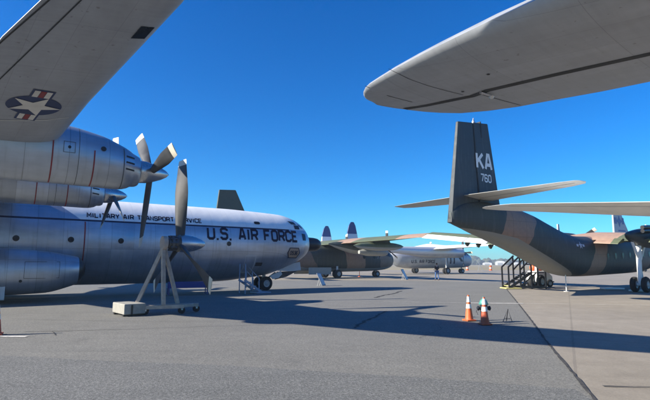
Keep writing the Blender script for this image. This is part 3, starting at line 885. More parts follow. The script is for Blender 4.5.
# ================================================================== camouflaged transport (right)
K = thing('cargo_plane', 'camouflaged twin-engine cargo plane with upswept tail and fin lettered KA 760', 'cargo plane', (7.12, 24.15, 0), R(34.71))
CAR = Body([(-1.02, 3.92, .10, .28, .20), (-.9, 3.98, .2, .42, .30), (0, 4.05, .36, .72, .62), (1, 4.02, .52, .9, .86), (3, 3.75, .82, 1.12, 1.10), (5.4, 3.2, 1.02, 1.3, 1.22), (6.8, 2.78, 1.08, 1.32, 1.25), (8.6, 2.3, 1.12, 1.33, 1.27), (10.0, 2.12, 1.13, 1.30, 1.24), (11.5, 2.08, 1.13, 1.35, 1.20), (14, 2.1, 1.13, 1.45, 1.17),
            (18, 2.15, 1.13, 1.45, 1.12), (19.8, 2.2, 1.05, 1.30, 1.02), (21.2, 2.2, .78, .85, .75), (21.9, 2.15, .45, .45, .42), (22.2, 2.12, .05, .05, .05)], q=.74)
CAMO_K = ramp_paint('camouflage_stripes', (1.0, 0, -.5), -4, 24, [(-4, DG), (.55, tuple(c * .68 for c in TAN)), (3.0, DG), (9.7, tuple(c * .82 for c in TAN)), (11.6, (.046, .056, .054)), (16.0, tuple(c * .55 for c in TAN)), (18.3, (.046, .052, .050))], nz=.30, nsc=.6)
CAMO_KB = with_belly('camouflage_with_grey_belly', CAMO_K, [(-1.3, 3.58), (1.64, 3.31), (3.5, 3.03), (9.27, 1.0)], 11.4, (.215, .215, .195))
CAR.mesh(90, 64).build('fuselage', CAMO_KB, K, True, angle=50)
for i in range(7):
    x = 12.76 + i * 1.037
    for side in (-1, 1):
        mb = MB(); decal_blob(mb, CAR, x, 2.14 + i * .035, .16, .24, .010, 0, side, e=.8); decal_blob(mb, CAR, x + .02, 2.14 + i * .035, .115, .19, .016, 1, side, e=.8)
        mb.build('window', [M['seam'], M['glass']], K, fix=False)
mb = MB()
for q in (-.48, .25): decal_quad(mb, CAR, [(9.5 + q, 2.84), (9.5 + q + .23, 2.84), (9.5 + q + .23, 2.70), (9.5 + q, 2.70)], .012, 0)
vs = [CAR.on(9.5, 2.77, -1, .022)] + [CAR.on(9.5 + p[0], 2.77 + p[1], -1, .02) for p in star_pts(5, .25, .10, math.pi / 2)]
mb.add(vs, [(0, 1 + i, 1 + (i + 1) % 10) for i in range(10)])
build_pieces(mb, 'insignia', paint('insignia_pale', (.55, .57, .6), .5), K)
# fin and rudder
finK = [(1.05, 9.27), (2.31, 9.40), (2.94, 4.85), (1.25, 4.5)]
def taper_fin(mb, poly, t0, z0, z1, t1, mi=0):
    n = len(poly)
    vs = []
    for s_ in (-1, 1):
        for x, z in poly:
            th = t0 + (t1 - t0) * (z - z0) / (z1 - z0); vs.append((x, s_ * th / 2, z))
    mb.add(vs, [tuple(range(n)), tuple(n + i for i in reversed(range(n)))] + [(i, n + i, n + (i + 1) % n, (i + 1) % n) for i in range(n)], mi)
M['fin_k'] = ramp_paint('fin_camouflage', (1, 0, .2), -2, 8, [(0 - 2, (.024, .033, .040)), (6, DG)], nz=.2)
mb = MB(); taper_fin(mb, finK, .42, 4.5, 9.4, .22); fin = mb.build('tail_fin', M['fin_k'], K, bevel=.05)
mb = MB(); taper_fin(mb, [(-.18, 9.12), (1.02, 9.25), (1.22, 4.1), (-.5, 3.62), (-1.05, 3.72)], .30, 4.0, 9.4, .16); rud = mb.build('rudder', M['fin_k'], K, bevel=.03)
mb = MB(); mb.box((1.66, 0, 8.95), (.07, .28, .9), M=Matrix.Rotation(R(-4), 3, 'Y')); mb.build('fin_slot', M['gap'], fin)
MB().lathe([(0, .10), (.05, .10), (.16, .05), (.28, .02)], (1.2, 0, 9.28), (0, 0, 1), 14).build('beacon', M['steel'], fin, True)
class Flat:
    def __init__(s, f): s.f = f
    def on(s, x, z, side=-1, off=0): return Vector((x, side * (s.f(z) + off), z))
FK = Flat(lambda z: (.42 + (.22 - .42) * (z - 4.5) / 4.9) / 2)
M['ka'] = paint('letter_grey', (.62, .63, .62), .55)
lettering('code_lettering', FK, 'KA', 1.14, 6.68, .98, 1.22, M['ka'], fin, off=.012, weight=.19)
lettering('serial_lettering', FK, '760', 1.40, 6.02, .46, .86, M['ka'], fin, off=.012, weight=.17)
M['tp_k'] = paint('tailplane_grey', (.50, .49, .45), .5, var=.1)
tpl = Wing(mirror_sections([(0, 2.55, .0, 5.18, .34), (4.9, 1.75, .35, 5.20, .18), (5.55, 1.5, .45, 5.20, .12), (5.72, 1.2, .6, 5.20, .03)]))
tp = tpl.mesh([-5, -4, -3, -2, -1, 1, 2, 3, 4, 5]).build('tailplane', [M['tp_k'], M['tp_k']], K, True, angle=50)
mb = MB(); under_strip(mb, tpl, [(.95, -.4), (.85, -5.4)], .03, .006); mb.build('elevator_gap', M['gap'], tp, fix=False)
# wing
WK_up = ramp_paint('wing_camouflage', (0, -1, 0), -15, 15, [(-15, MG), (-6, TAN), (-2.2, TAN), (1.0, TAN), (2.1, MG), (5.8, DG), (9, MG)], nz=.12, nsc=.5)
wingK = Wing(mirror_sections([(0, 14.75, 11.6, 3.45, .62), (1.2, 14.7, 11.6, 3.38, .60), (3.3, 14.6, 11.6, 3.22, .55), (7, 14.4, 11.9, 3.62, .45), (14.3, 13.8, 12.5, 4.45, .25), (14.6, 13.5, 12.6, 4.48, .05)]), droop=.2)
wkm = wingK.mesh([-13 + i for i in range(27)]).build('wing', [WK_up, WK_up], K, True, angle=50)
for s_ in (-1, 1):
    for nm, ya, yb, mt in (('flap', 1.2, 2.6, WK_up), ('flap', 4.2, 6.85, WK_up), ('flap', 6.95, 9.2, M['white']), ('aileron', 9.3, 14.1, M['white'])):
        mb = MB(); rr_ = []
        for y in (ya, yb):
            le, te, z0, th = wingK.par(y); zt = z0 - .2
            rr_.append([Vector((te + .12, s_ * y, zt + .10)), Vector((te - .02, s_ * y, zt + .12)), Vector((te - .72, s_ * y, zt - .20)), Vector((te - .74, s_ * y, zt - .24)), Vector((te + .1, s_ * y, zt - .12))])
        mb.rings(rr_); mb.build(nm, mt, wkm)
    for y in (6.9, 8.1, 9.25):
        le, te, z0, th = wingK.par(y); zt = z0 - .3
        MB().prism([(te + .3, zt - .05), (te - .45, zt - .2), (te - .32, zt - .42), (te - .15, zt - .5)], s_ * y - .06, s_ * y + .06).build('flap_bracket', M['dull_green'], wkm)
KN = [(10.3, 3.35, .06, .06, .06), (10.9, 3.32, .3, .25, .32), (12.5, 3.3, .62, .5, .65), (14.5, 3.3, .70, .66, .70), (15.9, 3.3, .72, .72, .72), (16.9, 3.3, .70, .70, .70), (17.1, 3.3, .55, .55, .55)]
for s_ in (-1, 1):
    B = Body(KN, y0=s_ * 3.3)
    nac = B.mesh(30, 32).build('engine_nacelle', M['caribou_dark'], K, True, angle=50)
    for dz in (.52, .30):
        MB().tube([(12.2, s_ * 3.3 - .55, 3.3 + dz), (11.6, s_ * 3.3 - .62, 3.3 + dz - .02), (11.0, s_ * 3.3 - .62, 3.3 + dz - .06)], [.13, .12, .11], 14).build('exhaust_pipe', M['black'], nac, True)
    propeller(K, (17.25, s_ * 3.3, 3.3), (30, 150, 270), 1.95, [(-.1, .25), (.1, .25), (.35, .15), (.45, .01)], ch=.3)
    mb = MB().tube([(12.0, s_ * 3.26, 3.1), (11.85, s_ * 3.26, 1.9), (11.76, s_ * 3.26, .5)], [.15, .14, .12], 14)
    mb.tube([(12.9, s_ * 3.26, 3.0), (11.9, s_ * 3.26, 1.75)], .09, 10); mb.tube([(11.0, s_ * 3.26, 3.2), (11.85, s_ * 3.26, 1.95)], .08, 10)
    mb.tube([(11.76, s_ * 3.26 - .36, .45), (11.76, s_ * 3.26 + .36, .45)], .07, 10)
    mb.build('main_strut', M['white'], K, True)
    for dy in (-.3, .3): wheel(K, (11.76, s_ * 3.26 + dy, .45), .45, .28)
for dy in (-.2, .2): wheel(K, (20.4, dy, .36), .36, .22)
MB().tube([(20.4, 0, .36), (20.2, 0, 1.4)], .08, 12).build('nose_strut', M['offwhite'], K, True)
mb = MB().tube([(8.9, -.35, 0.02), (8.9, -.35, 1.0)], .03, 10).lathe([(0, .16), (.03, .16)], (8.9, -.35, 0), (0, 0, 1), 14)
mb.build('tail_prop_post', M['offwhite'], K, True)
mb = MB().prism([(8.95, 3.4), (9.25, 3.4), (9.15, 4.12), (8.98, 4.12)], -.03, .03); mb.build('aerial', M['offwhite'], K)
# white boards under its wheels
for i, (x, y, lab) in enumerate(((19.7, 28.9, 'white flat board on the concrete in front of the right-hand plane\'s wheel'), (18.9, 31.4, 'small pale board on the concrete behind the right-hand plane\'s wheel'))):
    tag(MB().box((x, y, .06), (2.3 - i, .6, .10), M=Matrix.Rotation(R(2), 3, 'Z')).build('wheel_board', M['white'], bevel=.01), lab, 'board')

# ================================================================== generic aircraft
def gear(parent, pts, r=.5, w=.3, zt=1.8, m=None):
    for x, y in pts:
        MB().tube([(x, y, r), (x, y, zt)], .12, 10).build('strut', m or M['offwhite'], parent, True)
        for dy in (-.28, .28): wheel(parent, (x, y + dy, r), r, w)

# camouflaged transport behind the silver nose
G = thing('cargo_plane', 'camouflaged green and tan plane parked behind the silver plane\'s black radome', 'cargo plane', (1.2, 58.3, 0), R(31))
CAMO_G = ramp_paint('camouflage_jungle', (1.0, .2, .45), -14, 12, [(-14, (.052, .068, .050)), (-5.5, tuple(c * .62 for c in TAN)), (-3.2, (.045, .058, .050)), (1.4, tuple(c * .85 for c in TAN)), (4.3, (.045, .056, .052)), (6.6, tuple(c * .75 for c in TAN)), (9.0, (.05, .06, .055))], nz=.55, nsc=.3)
GB = Body([(-15.4, 4.3, .1, .3, .15), (-14.5, 4.2, .35, .6, .4), (-11, 3.7, .9, 1.0, .95), (-7, 2.85, 1.35, 1.35, 1.5), (-4, 2.35, 1.45, 1.55, 1.6), (0, 2.3, 1.45, 1.65, 1.6), (5, 2.3, 1.45, 1.6, 1.55), (7.2, 2.3, 1.3, 1.35, 1.4), (8.4, 2.2, .9, .85, 1.0), (8.9, 2.15, .4, .4, .45), (9.0, 2.15, .05, .05, .05)], q=.85)
def gbelly(x, a):
    a = (a + math.pi) % (2 * math.pi) - math.pi
    return 1 if math.sin(a) < -.75 else 0
GB.mesh(60, 40, gbelly).build('fuselage', [CAMO_G, M['belly']], G, True, angle=50)
WG = ramp_paint('wing_jungle', (0, -1, 0), -18, 18, [(-18, MG), (-8, TAN), (-3, MG), (2.4, TAN), (6.2, MG), (13.2, TAN)], nz=.35, nsc=.3)
gw = Wing(mirror_sections([(0, 2.4, -2.4, 4.25, .8), (4.4, 2.3, -2.2, 4.3, .7), (16, 1.3, -1.1, 4.45, .3), (16.7, .6, -.6, 4.46, .06)]), droop=.35)
gw.mesh([-15 + i * 1.5 for i in range(21)]).build('wing', [WG, WG], G, True, angle=50)
mb = MB(); taper_fin(mb, [(-15.5, 4.4), (-14.9, 9.7), (-13.0, 9.8), (-11.2, 6.0), (-8.8, 5.0), (-7.5, 4.2)], .4, 4, 10, .22); mb.build('tail_fin', M['dull_green'], G, bevel=.08)
Wing(mirror_sections([(0, -12.2, -15.2, 4.75, .3), (6.0, -13.2, -14.9, 4.85, .12)])).mesh().build('tailplane', [M['dull_green'], M['dull_green']], G, True)
for s_ in (-1, 1):
    Bn = Body([(-3.6, 3.9, .05, .05, .05), (-2.5, 3.8, .4, .35, .4), (0, 3.55, .75, .6, .75), (3, 3.45, .8, .75, .8), (4.2, 3.45, .78, .78, .78), (4.5, 3.45, .6, .6, .6)], y0=s_ * 4.4)
    nc = Bn.mesh(24, 24, lambda x, a: 1 if math.sin(a) < -.45 else 0).build('engine_nacelle', [CAMO_G, M['belly']], G, True)
    propeller(G, (4.7, s_ * 4.4, 3.45), (90, 210, 330), 2.2, [(-.1, .3), (.1, .28), (.4, .01)], ch=.35)
    Bt = Body([(-3.6, 3.55, .03, .03, .03), (-2.8, 3.52, .3, .3, .3), (-.5, 3.5, .45, .45, .45), (1.4, 3.5, .40, .40, .40), (2.6, 3.52, .2, .2, .2), (3.0, 3.53, .02, .02, .02)], y0=s_ * 9.4)
    tk = Bt.mesh(24, 24, lambda x, a: 1 if math.sin(a) < -.2 else 0).build('drop_tank', [WG, M['belly']], G, True)
    MB().prism([(-1.2, 3.8), (1.2, 3.8), (1.0, 4.2), (-1.0, 4.2)], s_ * 9.4 - .06, s_ * 9.4 + .06).build('pylon', M['dull_green'], tk)
    Bj = Body([(-1.2, 2.95, .2, .2, .2), (0, 2.95, .42, .42, .42), (2.2, 2.95, .42, .42, .42), (2.6, 2.95, .32, .32, .32)], y0=s_ * 6.9)
    jp = Bj.mesh(16, 24).build('jet_pod', M['belly'], G, True)
    MB().prism([(-.6, 3.3), (1.8, 3.3), (1.5, 4.05), (-.6, 4.05)], s_ * 6.9 - .06, s_ * 6.9 + .06).build('pylon', M['dull_green'], jp)
    MB().box((-3.2, s_ * 1.9, .85), (3.0, .08, .8)).build('gear_door', M['belly'], G, bevel=.01)
gear(G, [(-.6, -1.5), (-.6, 1.5)], .5, .3, 1.4); gear(G, [(6.3, 0)], .4, .24, 1.2)
mb = MB()
for x in (3.4, 5.0): decal_blob(mb, GB, x, 2.5, .18, .22, .012)
decal_quad(mb, GB, [(6.9, 3.2), (7.9, 2.95), (7.9, 2.55), (6.9, 2.7)], .012)
build_pieces(mb, 'window', M['glass'], G)

# silver twin-boom transport further off
Z = thing('cargo_plane', 'white and silver twin-boom cargo plane with two blue-topped tail fins in the distance', 'cargo plane', (2.1, 74.5, 0), R(27))
ZB = Body([(9.5, 2.90, .05, .05, .05), (10, 2.80, .5, .6, .6), (11.5, 2.55, 1.2, 1.2, 1.4), (14, 2.45, 1.5, 1.7, 1.55), (22, 2.45, 1.5, 1.75, 1.5), (25, 2.45, 1.45, 1.7, 1.45), (26.6, 2.35, 1.15, 1.15, 1.2), (27.4, 2.25, .65, .65, .75), (27.7, 2.20, .05, .05, .05)], q=.85)
zmat = NT('silver_white_side'); o_ = zmat.obj(); zx, zy, zz = zmat.xyz(o_)
nn = zmat.noise(o_, 1.2, 4); cc = zmat.ramp(nn, [(.3, (.36, .38, .41)), (.7, (.47, .49, .52))])
cc = zmat.mix(zmat.math('GREATER_THAN', zz, 3.3), cc, (.62, .63, .64))
M['z'] = zmat.done(cc, .4, .35)
ZB.mesh(50, 40).build('fuselage', M['z'], Z, True, angle=50)
zw = Wing(mirror_sections([(0, 19.4, 15.0, 4.75, .75), (4.2, 19.3, 15.0, 4.35, .7), (15.6, 18.1, 16.0, 4.55, .3), (16.6, 17.4, 16.5, 4.56, .06)]), droop=.3)
zw.mesh([-15 + i * 1.5 for i in range(21)]).build('wing', [M['white'], M['lightgrey']], Z, True, angle=50)
for s_ in (-1, 1):
    Bb = Body([(-1.2, 4.1, .08, .2, .2), (1, 4.05, .3, .4, .4), (8, 3.85, .5, .55, .55), (14, 3.65, .8, .8, .9), (19, 3.55, .85, .85, .9), (21.4, 3.55, .85, .85, .85), (21.8, 3.55, .6, .6, .6)], y0=s_ * 4.2)
    Bb.mesh(40, 28).build('tail_boom', M['z'], Z, True)
    mb = MB()
    prof = [(-.9, 3.2), (-.9, 5.0), (-.75, 6.5), (-.5, 7.4), (-.15, 7.95), (.35, 7.95), (.65, 7.4), (.95, 6.0), (1.3, 4.3), (1.0, 3.2)]
    fn = NT('blue_top_fin'); fo = fn.obj(); fz = fn.xyz(fo)[2]
    fm = fn.done(fn.mix(fn.math('GREATER_THAN', fz, 6.15), (.66, .69, .73), (.002, .045, .19)), .45)
    for s2 in (-1,):
        taper_fin(mb, prof, .34, 3.2, 8, .18)
    mb.v = [(x, y + s_ * 4.2, z) for x, y, z in mb.v]
    mb.build('tail_fin', fm, Z, bevel=.05)
    propeller(Z, (22.0, s_ * 4.2, 3.55), (90, 180, 270, 0), 2.2, [(-.1, .3), (.1, .28), (.5, .01)], ch=.38)
    gear(Z, [(18.2, s_ * 4.2)], .55, .36, 3.0)
gear(Z, [(25.4, 0)], .42, .26, 1.6)
Wing([(-4.2, 1.6, -1.0, 4.35, .3), (4.2, 1.6, -1.0, 4.35, .3)]).mesh().build('tailplane', [M['lightgrey'], M['lightgrey']], Z, True)
mb = MB()
for x in (24.9, 25.6, 26.2): decal_quad(mb, ZB, [(x, 3.85), (x + .5, 3.65), (x + .5, 3.15), (x, 3.25)], .014)
for x in (15, 17, 19): decal_blob(mb, ZB, x, 3.1, .2, .2, .014)
build_pieces(mb, 'window', M['glass'], Z)
lettering('service_lettering', ZB, 'U.S. AIR FORCE', 13.2, 1.8, .55, 5.0, M['letter'], Z, weight=.19)
mb = MB()
for x in (20.6, 21.5, 22.3): decal_quad(mb, ZB, [(x, 2.8), (x + .3, 2.8), (x + .3, 1.7), (x, 1.7)], .014)
decal_quad(mb, ZB, [(22.9, 3.4), (23.5, 3.4), (25.0, 1.6), (24.4, 1.6)], .014)
build_pieces(mb, 'side_marking', M['navy'], Z)

# grey aircraft whose fin shows above the KA plane
Q = thing('cargo_plane', 'distant grey plane whose fin with a blue band and star rises over the camouflaged wing', 'cargo plane', (59.0, 95, 0), R(31))
QB = Body([(-2, 5.6, .1, .2, .2), (0, 5.4, .6, .7, .7), (6, 4.6, 1.6, 1.6, 1.6), (12, 4.1, 2.1, 2.1, 2.1), (26, 4.1, 2.1, 2.1, 2.1), (31, 4.0, 1.4, 1.4, 1.5), (33, 3.9, .1, .1, .1)])
M['blue_grey'] = paint('blue_grey_paint', (.27, .31, .36), .5, var=.1)
QB.mesh(40, 32).build('fuselage', M['lightgrey'], Q, True)
mb = MB(); taper_fin(mb, [(-1.2, 5.6), (-1.0, 12.9), (1.3, 13.0), (5.0, 7.0), (8.5, 6.0)], .5, 5, 13, .3); qf = mb.build('tail_fin', M['blue_grey'], Q, bevel=.06)
QF = Flat(lambda z: (.5 - .2 * (z - 5) / 8) / 2 + .01)
mb = MB()
for x0, x1 in ((-.95, .05), (1.95, 2.75)):
    decal_quad(mb, QF, [(x0, 11.0), (x1, 11.0), (x1, 9.7), (x0, 9.7)], .012)
vs = [QF.on(.95, 10.3, -1, .03)] + [QF.on(.95 + p[0], 10.3 + p[1], -1, .03) for p in star_pts(4, 1.25, .55, math.pi / 2)]
mb.add(vs, [(0, 1 + i, 1 + (i + 1) % 8) for i in range(8)])
decal_quad(mb, QF, [(.3, 8.5), (3.0, 8.5), (3.15, 8.2), (.3, 8.2)], .014)
build_pieces(mb, 'fin_marking', M['blue'], qf)
Wing(mirror_sections([(0, 18.5, 13.5, 6.0, .8), (19, 16.5, 14.5, 6.5, .3)])).mesh().build('wing', [M['lightgrey'], M['lightgrey']], Q, True)
Wing(mirror_sections([(0, 3.0, -.8, 5.7, .4), (7, 1.5, -.5, 5.9, .15)])).mesh().build('tailplane', [M['lightgrey'], M['lightgrey']], Q, True)
gear(Q, [(15, -2.6), (15, 2.6), (29, 0)], .55, .35, 2.4)

# ------------------------------------------------------------------ aircraft overhead on the right: its wing tip comes over the camera
ha = math.atan2(-.66, -.75)
AX, AY = 11.5, -3.2
A = thing('parked_plane', 'grey plane at the right whose broad rounded wing tip hangs overhead', 'plane', (AX, AY, 0), ha)
secA = [(0, 2.62, -3.6, 4.25, .85), (6, 1.84, -3.2, 4.54, .66), (9, 1.45, -3.02, 4.69, .56), (12.1, 1.05, -2.86, 4.84, .46), (12.9, .95, -2.86, 4.88, .43), (13.9, .78, -2.74, 4.92, .38), (14.4, .68, -2.70, 4.94, .35), (15.0, .53, -2.56, 4.97, .31), (15.5, .40, -2.28, 4.98, .26),
        (15.8, .31, -1.95, 4.99, .22), (16.0, .21, -1.66, 5.0, .18), (16.15, .10, -1.32, 5.0, .14), (16.28, -.04, -.98, 5.0, .10), (16.36, -.18, -.70, 5.0, .06), (16.39, -.3, -.55, 5.0, .02)]
wingA = Wing(mirror_sections(secA), droop=.05)
wa = wingA.mesh([i * 1.0 - 11 for i in range(23)]).build('wing', [M['silver'], M['a_wing']], A, True, angle=50)
mb = MB(); under_strip(mb, wingA, [(-1.17, -16.15), (-1.25, -14.6), (-1.12, -14.2), (-1.14, -13.0), (-1.25, -11.0), (-1.6, -6)], .15, .006); build_pieces(mb, 'aileron_gap', M['gap'], wa)
mb = MB()
under_strip(mb, wingA, [(.36, -15.86), (-.8, -15.66)], .02, .006); under_strip(mb, wingA, [(.68, -15.0), (-1.05, -14.66)], .014, .006)
under_strip(mb, wingA, [(-1.3, -14.4), (-2.6, -14.3)], .016, .006)
build_pieces(mb, 'panel_joint', M['gap'], wa)
mb = MB(); 
for p in ((-.35, -13.75), (-.86, -14.55)): under_poly(mb, wingA, [(p[0] + .03 * math.cos(k * .785), p[1] + .03 * math.sin(k * .785)) for k in range(8)], .009)
build_pieces(mb, 'drain_hole', M['gap'], wa)
mb = MB(); q = wingA.under(-1.08, -14.32, .02); mb.tube([q, q + Vector((-.28, .05, -.01))], [.03, .02], 8); mb.lathe([(0, .05), (.04, .03)], q + Vector((-.3, .05, -.02)), (0, 0, -1), 10); mb.build('hinge_fitting', M['steel'], wa, True)
AB = Body([(-17, 4.9, .1, .2, .2), (-14, 4.7, .7, .8, .8), (-6, 4.1, 1.5, 1.5, 1.5), (8, 4.0, 1.6, 1.6, 1.6), (10.5, 3.8, 1.2, 1.1, 1.3), (12, 3.6, .1, .1, .1)])
AB.mesh(40, 36).build('fuselage', M['alu'], A, True)
mb = MB(); taper_fin(mb, [(-17, 5), (-16.8, 9.5), (-14.5, 9.5), (-11, 5.5)], .4, 5, 10, .25); mb.build('tail_fin', M['silver'], A, bevel=.05)
Wing(mirror_sections([(0, -12.8, -16.4, 5.0, .3), (6, -14, -16, 5.2, .12)])).mesh().build('tailplane', [M['silver'], M['silver']], A, True)
gear(A, [(-1, -3.5), (-1, 3.5), (8, 0)], .5, .3, 3.3)

Bp = thing('parked_plane', 'pale grey plane at the right edge whose wing crosses in front of the KA fin', 'plane', (16.5, 18.5, 0), math.atan2(.937, .349))
wingB = Wing(mirror_sections([(0, 2.5, -3.0, 3.80, .6), (3.7, 1.55, -2.66, 3.94, .42), (6.5, .8, -2.33, 4.07, .30), (8.5, .38, -2.0, 4.16, .2), (9.0, .25, -1.6, 4.18, .15), (9.55, -.1, -1.1, 4.19, .08), (9.7, -.4, -.8, 4.19, .02)]))
wb = wingB.mesh([i - 9 for i in range(19)]).build('wing', [M['white'], M['white']], Bp, True, angle=50)
mb = MB(); under_strip(mb, wingB, [(-1.5, 8.6), (-1.9, 3.0)], .03, .006); build_pieces(mb, 'aileron_gap', M['seam'], wb)
BB = Body([(-7.2, 3.2, .05, .1, .1), (-5, 3.0, .4, .5, .5), (-1, 2.7, .85, 1.1, .9), (2.5, 2.7, .85, 1.1, .9), (4.2, 2.5, .6, .6, .6), (5, 2.4, .1, .1, .1)])
BB.mesh(30, 28).build('fuselage', M['offwhite'], Bp, True)
mb = MB(); taper_fin(mb, [(-7.3, 3.2), (-7.1, 5.4), (-6, 5.4), (-4.6, 3.5)], .25, 3, 5.5, .15); mb.build('tail_fin', M['offwhite'], Bp, bevel=.03)
Wing(mirror_sections([(0, -5.6, -7, 3.3, .15), (2.6, -6, -6.9, 3.4, .08)])).mesh().build('tailplane', [M['white'], M['offwhite']], Bp, True)
gear(Bp, [(-.4, -1.6), (-.4, 1.6), (3.2, 0)], .34, .2, 2.2)

# ------------------------------------------------------------------ small things on the apron
def cone(loc, label, worn=False, rz=0.0, h=.74):
    t = thing('traffic_cone', label, 'traffic cone', loc, rz, 'orange traffic cones on the apron')
    m = M['orange_worn'] if worn else M['orange']
    MB().box((0, 0, .02), (.30, .30, .04)).build('base', m, t, bevel=.012)
    MB().lathe([(.035, .125), (.06, .116), (h - .04, .034), (h, .030), (h, .018)], (0, 0, 0), (0, 0, 1), 24).build('body', m, t, True)
    r = lambda z: .116 - (z - .06) * (.082 / (h - .10)) + .004
    for a, b in ((.36, .48), (.54, .70)): MB().lathe([(a, r(a)), (b, r(b))], (0, 0, 0), (0, 0, 1), 24).build('reflective_collar', M['reflect'], t, True)
    return t
cone((4.24, 14.15, 0), 'upright orange traffic cone with white collars, standing left of the hydrant', rz=.3)
cone((4.40, 13.25, 0), 'worn orange traffic cone directly in front of the teal-topped hydrant', True, .1)
cone((-7.75, 11.36, 0), 'faded orange traffic cone at the left edge of the photo beside a white painted line', True, .5)
hy = thing('fire_hydrant', 'dark fire hydrant with a teal top behind an orange cone', 'fire hydrant', (4.55, 13.75, 0))
hy.scale = (.86, .86, .90)
MB().lathe([(0, .17), (.03, .17), (.035, .115), (.40, .11), (.42, .14), (.46, .14), (.465, .125), (.56, .125)], (0, 0, 0), (0, 0, 1), 20).build('barrel', M['hydrant'], hy, True)
bon = MB().lathe([(.56, .155), (.60, .155), (.605, .135), (.68, .11), (.73, .055), (.74, .035), (.80, .03), (.80, .005)], (0, 0, 0), (0, 0, 1), 20).build('bonnet', M['teal'], hy, True)
for a, r, l in ((180, .06, .21), (0, .06, .21), (265, .075, .2)):
    d = Vector((math.cos(R(a)), math.sin(R(a)), 0))
    oo = MB().lathe([(.08, r * .8), (l - .05, r * .8), (l - .05, r * 1.2), (l, r * 1.2), (l, r * .4), (l + .03, r * .35)], (0, 0, .44), d, 12).build('outlet', M['hydrant'], hy, True)
MB().tube([(-.19, -.03, .47), (-.27, -.05, .36), (-.22, -.06, .24)], .012, 6).build('chain', M['hydrant'], hy, True)
ws = thing('wire_stand', 'small thin black wire stand on the asphalt right of the hydrant', 'stand', (5.28, 13.85, 0))
mb = MB(); mb.tube([(-.16, 0, .01), (0, 0, .36), (.1, 0, .01)], .011, 6); mb.tube([(0, .16, .01), (0, 0, .36)], .011, 6); mb.build('frame', M['black'], ws, True)
MB().tube([(-.12, 0, .1), (.06, 0, .1)], .008, 6).build('crossbar', M['black'], ws, True)

# bench
BN = thing('bench', 'blue metal bench seen from behind in the shade under the silver plane', 'bench', (-7.3, 25.5, 0), math.atan2(1.0, 2.06))
MB().box((0, 0, .55), (2.15, .045, .34)).build('backrest', M['blue'], BN, bevel=.012)
MB().box((0, .28, .40), (2.15, .46, .045)).build('seat', M['blue'], BN, bevel=.012)
for x in (-1.0, 1.0):
    mb = MB(); mb.tube([(x, -.02, 0.02), (x, -.01, .7)], .03, 10); mb.build('leg', M['blue'], BN, True)
    mb = MB(); mb.tube([(x, .48, 0.02), (x, .48, .42)], .03, 10); mb.build('leg', M['blue'], BN, True)
    MB().tube([(x, 0, .60), (x, .46, .60), (x, .48, .40)], .022, 8).build('armrest', M['blue'], BN, True)

# little boarding steps by the silver plane's crew door
ST = thing('boarding_steps', 'pale blue metal steps with handrails below the silver plane\'s crew door', 'steps', (-4.30, 26.9, 0), R(34.8))
M['pale_steps'] = paint('pale_blue_paint', (.20, .27, .37), .5)
for i in range(3): MB().box((.42 - .3 * i, 0, .2 + .22 * i), (.32, .72, .05)).build('tread', M['pale_steps'], ST)
for y in (-.38, .38):
    MB().bar((.65, y, .06), (-.45, y, .78), .05, .12).build('stringer', M['pale_steps'], ST)
    mb = MB(); mb.tube([(.45, y, .02), (.45, y, .85), (-.4, y, 1.66), (-.4, y, .02)], .032, 8); mb.tube([(.02, y, .3), (.02, y, 1.2)], .026, 8); mb.build('handrail', M['pale_steps'], ST, True)
MB().box((.75, 0, .05), (.9, .85, .09)).build('base_step', M['pale_steps'], ST, bevel=.01)

# black stairs under the tail of the KA plane
BS = thing('boarding_stairs', 'black metal boarding stairs with a pale yellow bottom tread beneath the upswept tail', 'stairs', (12.15, 31.7, 0), R(3))
n = 5
for i in range(n):
    MB().box((.35 + .27 * i, .55, .20 + .2 * i), (.30, .95, .04)).build('tread', M['yellow'] if i == 0 else M['black'], BS)
MB().box((.42, .50, .045), (1.05, 1.05, .07)).build('base_tread', M['yellow'], BS, bevel=.008)
MB().box((2.15, .55, 1.08), (1.0, .95, .05)).build('platform', M['black'], BS)
for y in (.04, 1.06):
    MB().bar((.15, y, .08), (1.7, y, 1.08), .06, .16).build('stringer', M['black'], BS)
    for x, zt in ((.12, 1.45), (.92, 2.15), (1.68, 2.2), (2.64, 2.0)):
        if x > 2 : zt = 1.7
        MB().bar((x, y, .0), (x, y, zt), .085, .085).build('post', M['black'], BS)
    MB().bar((.12, y, 1.45), (.98, y, 2.22), .09, .09).build('handrail', M['black'], BS)
    MB().bar((.92, y, 1.25), (1.68, y, 2.0), .08, .08).build('handrail', M['black'], BS)
    MB().bar((1.68, y, 1.62), (2.64, y, 1.62), .07, .07).build('handrail', M['black'], BS)
    MB().bar((.92, y, .12), (2.64, y, .12), .08, .12).build('base_rail', M['black'], BS)
    MB().bar((.92, y, .2), (2.0, y, 1.05), .05, .08).build('brace', M['black'], BS)
# ground power cart behind the stairs
GC = thing('equipment_cart', 'white wheeled equipment cart with an orange tank behind the black stairs', 'cart', (15.6, 34.6, 0), R(15))
mb = MB().rings([[Vector((x, y, z)) for x, z in ((-.75, .4), (.75, .4), (.75, .75), (.35, 1.15), (-.6, 1.15), (-.75, 1.0))] for y in (-.45, .45)])
MB().box((0, 0, .38), (1.7, .95, .08)).build('chassis', M['black'], GC)
mb.build('housing', M['white'], GC, bevel=.03)
MB().lathe([(-.5, .02), (-.46, .18), (-.38, .24), (.38, .24), (.46, .18), (.5, .02)], (-.2, 0, 1.38), (1, 0, 0), 20).build('tank', M['orange'], GC, True)
for x in (-.5, .5):
    for y in (-.42, .42): wheel(GC, (x, y, .28), .28, .14, M['silver_dark'])
MB().bar((-.85, 0, .36), (-1.5, 0, .10), .06, .06).build('tow_bar', M['black'], GC)

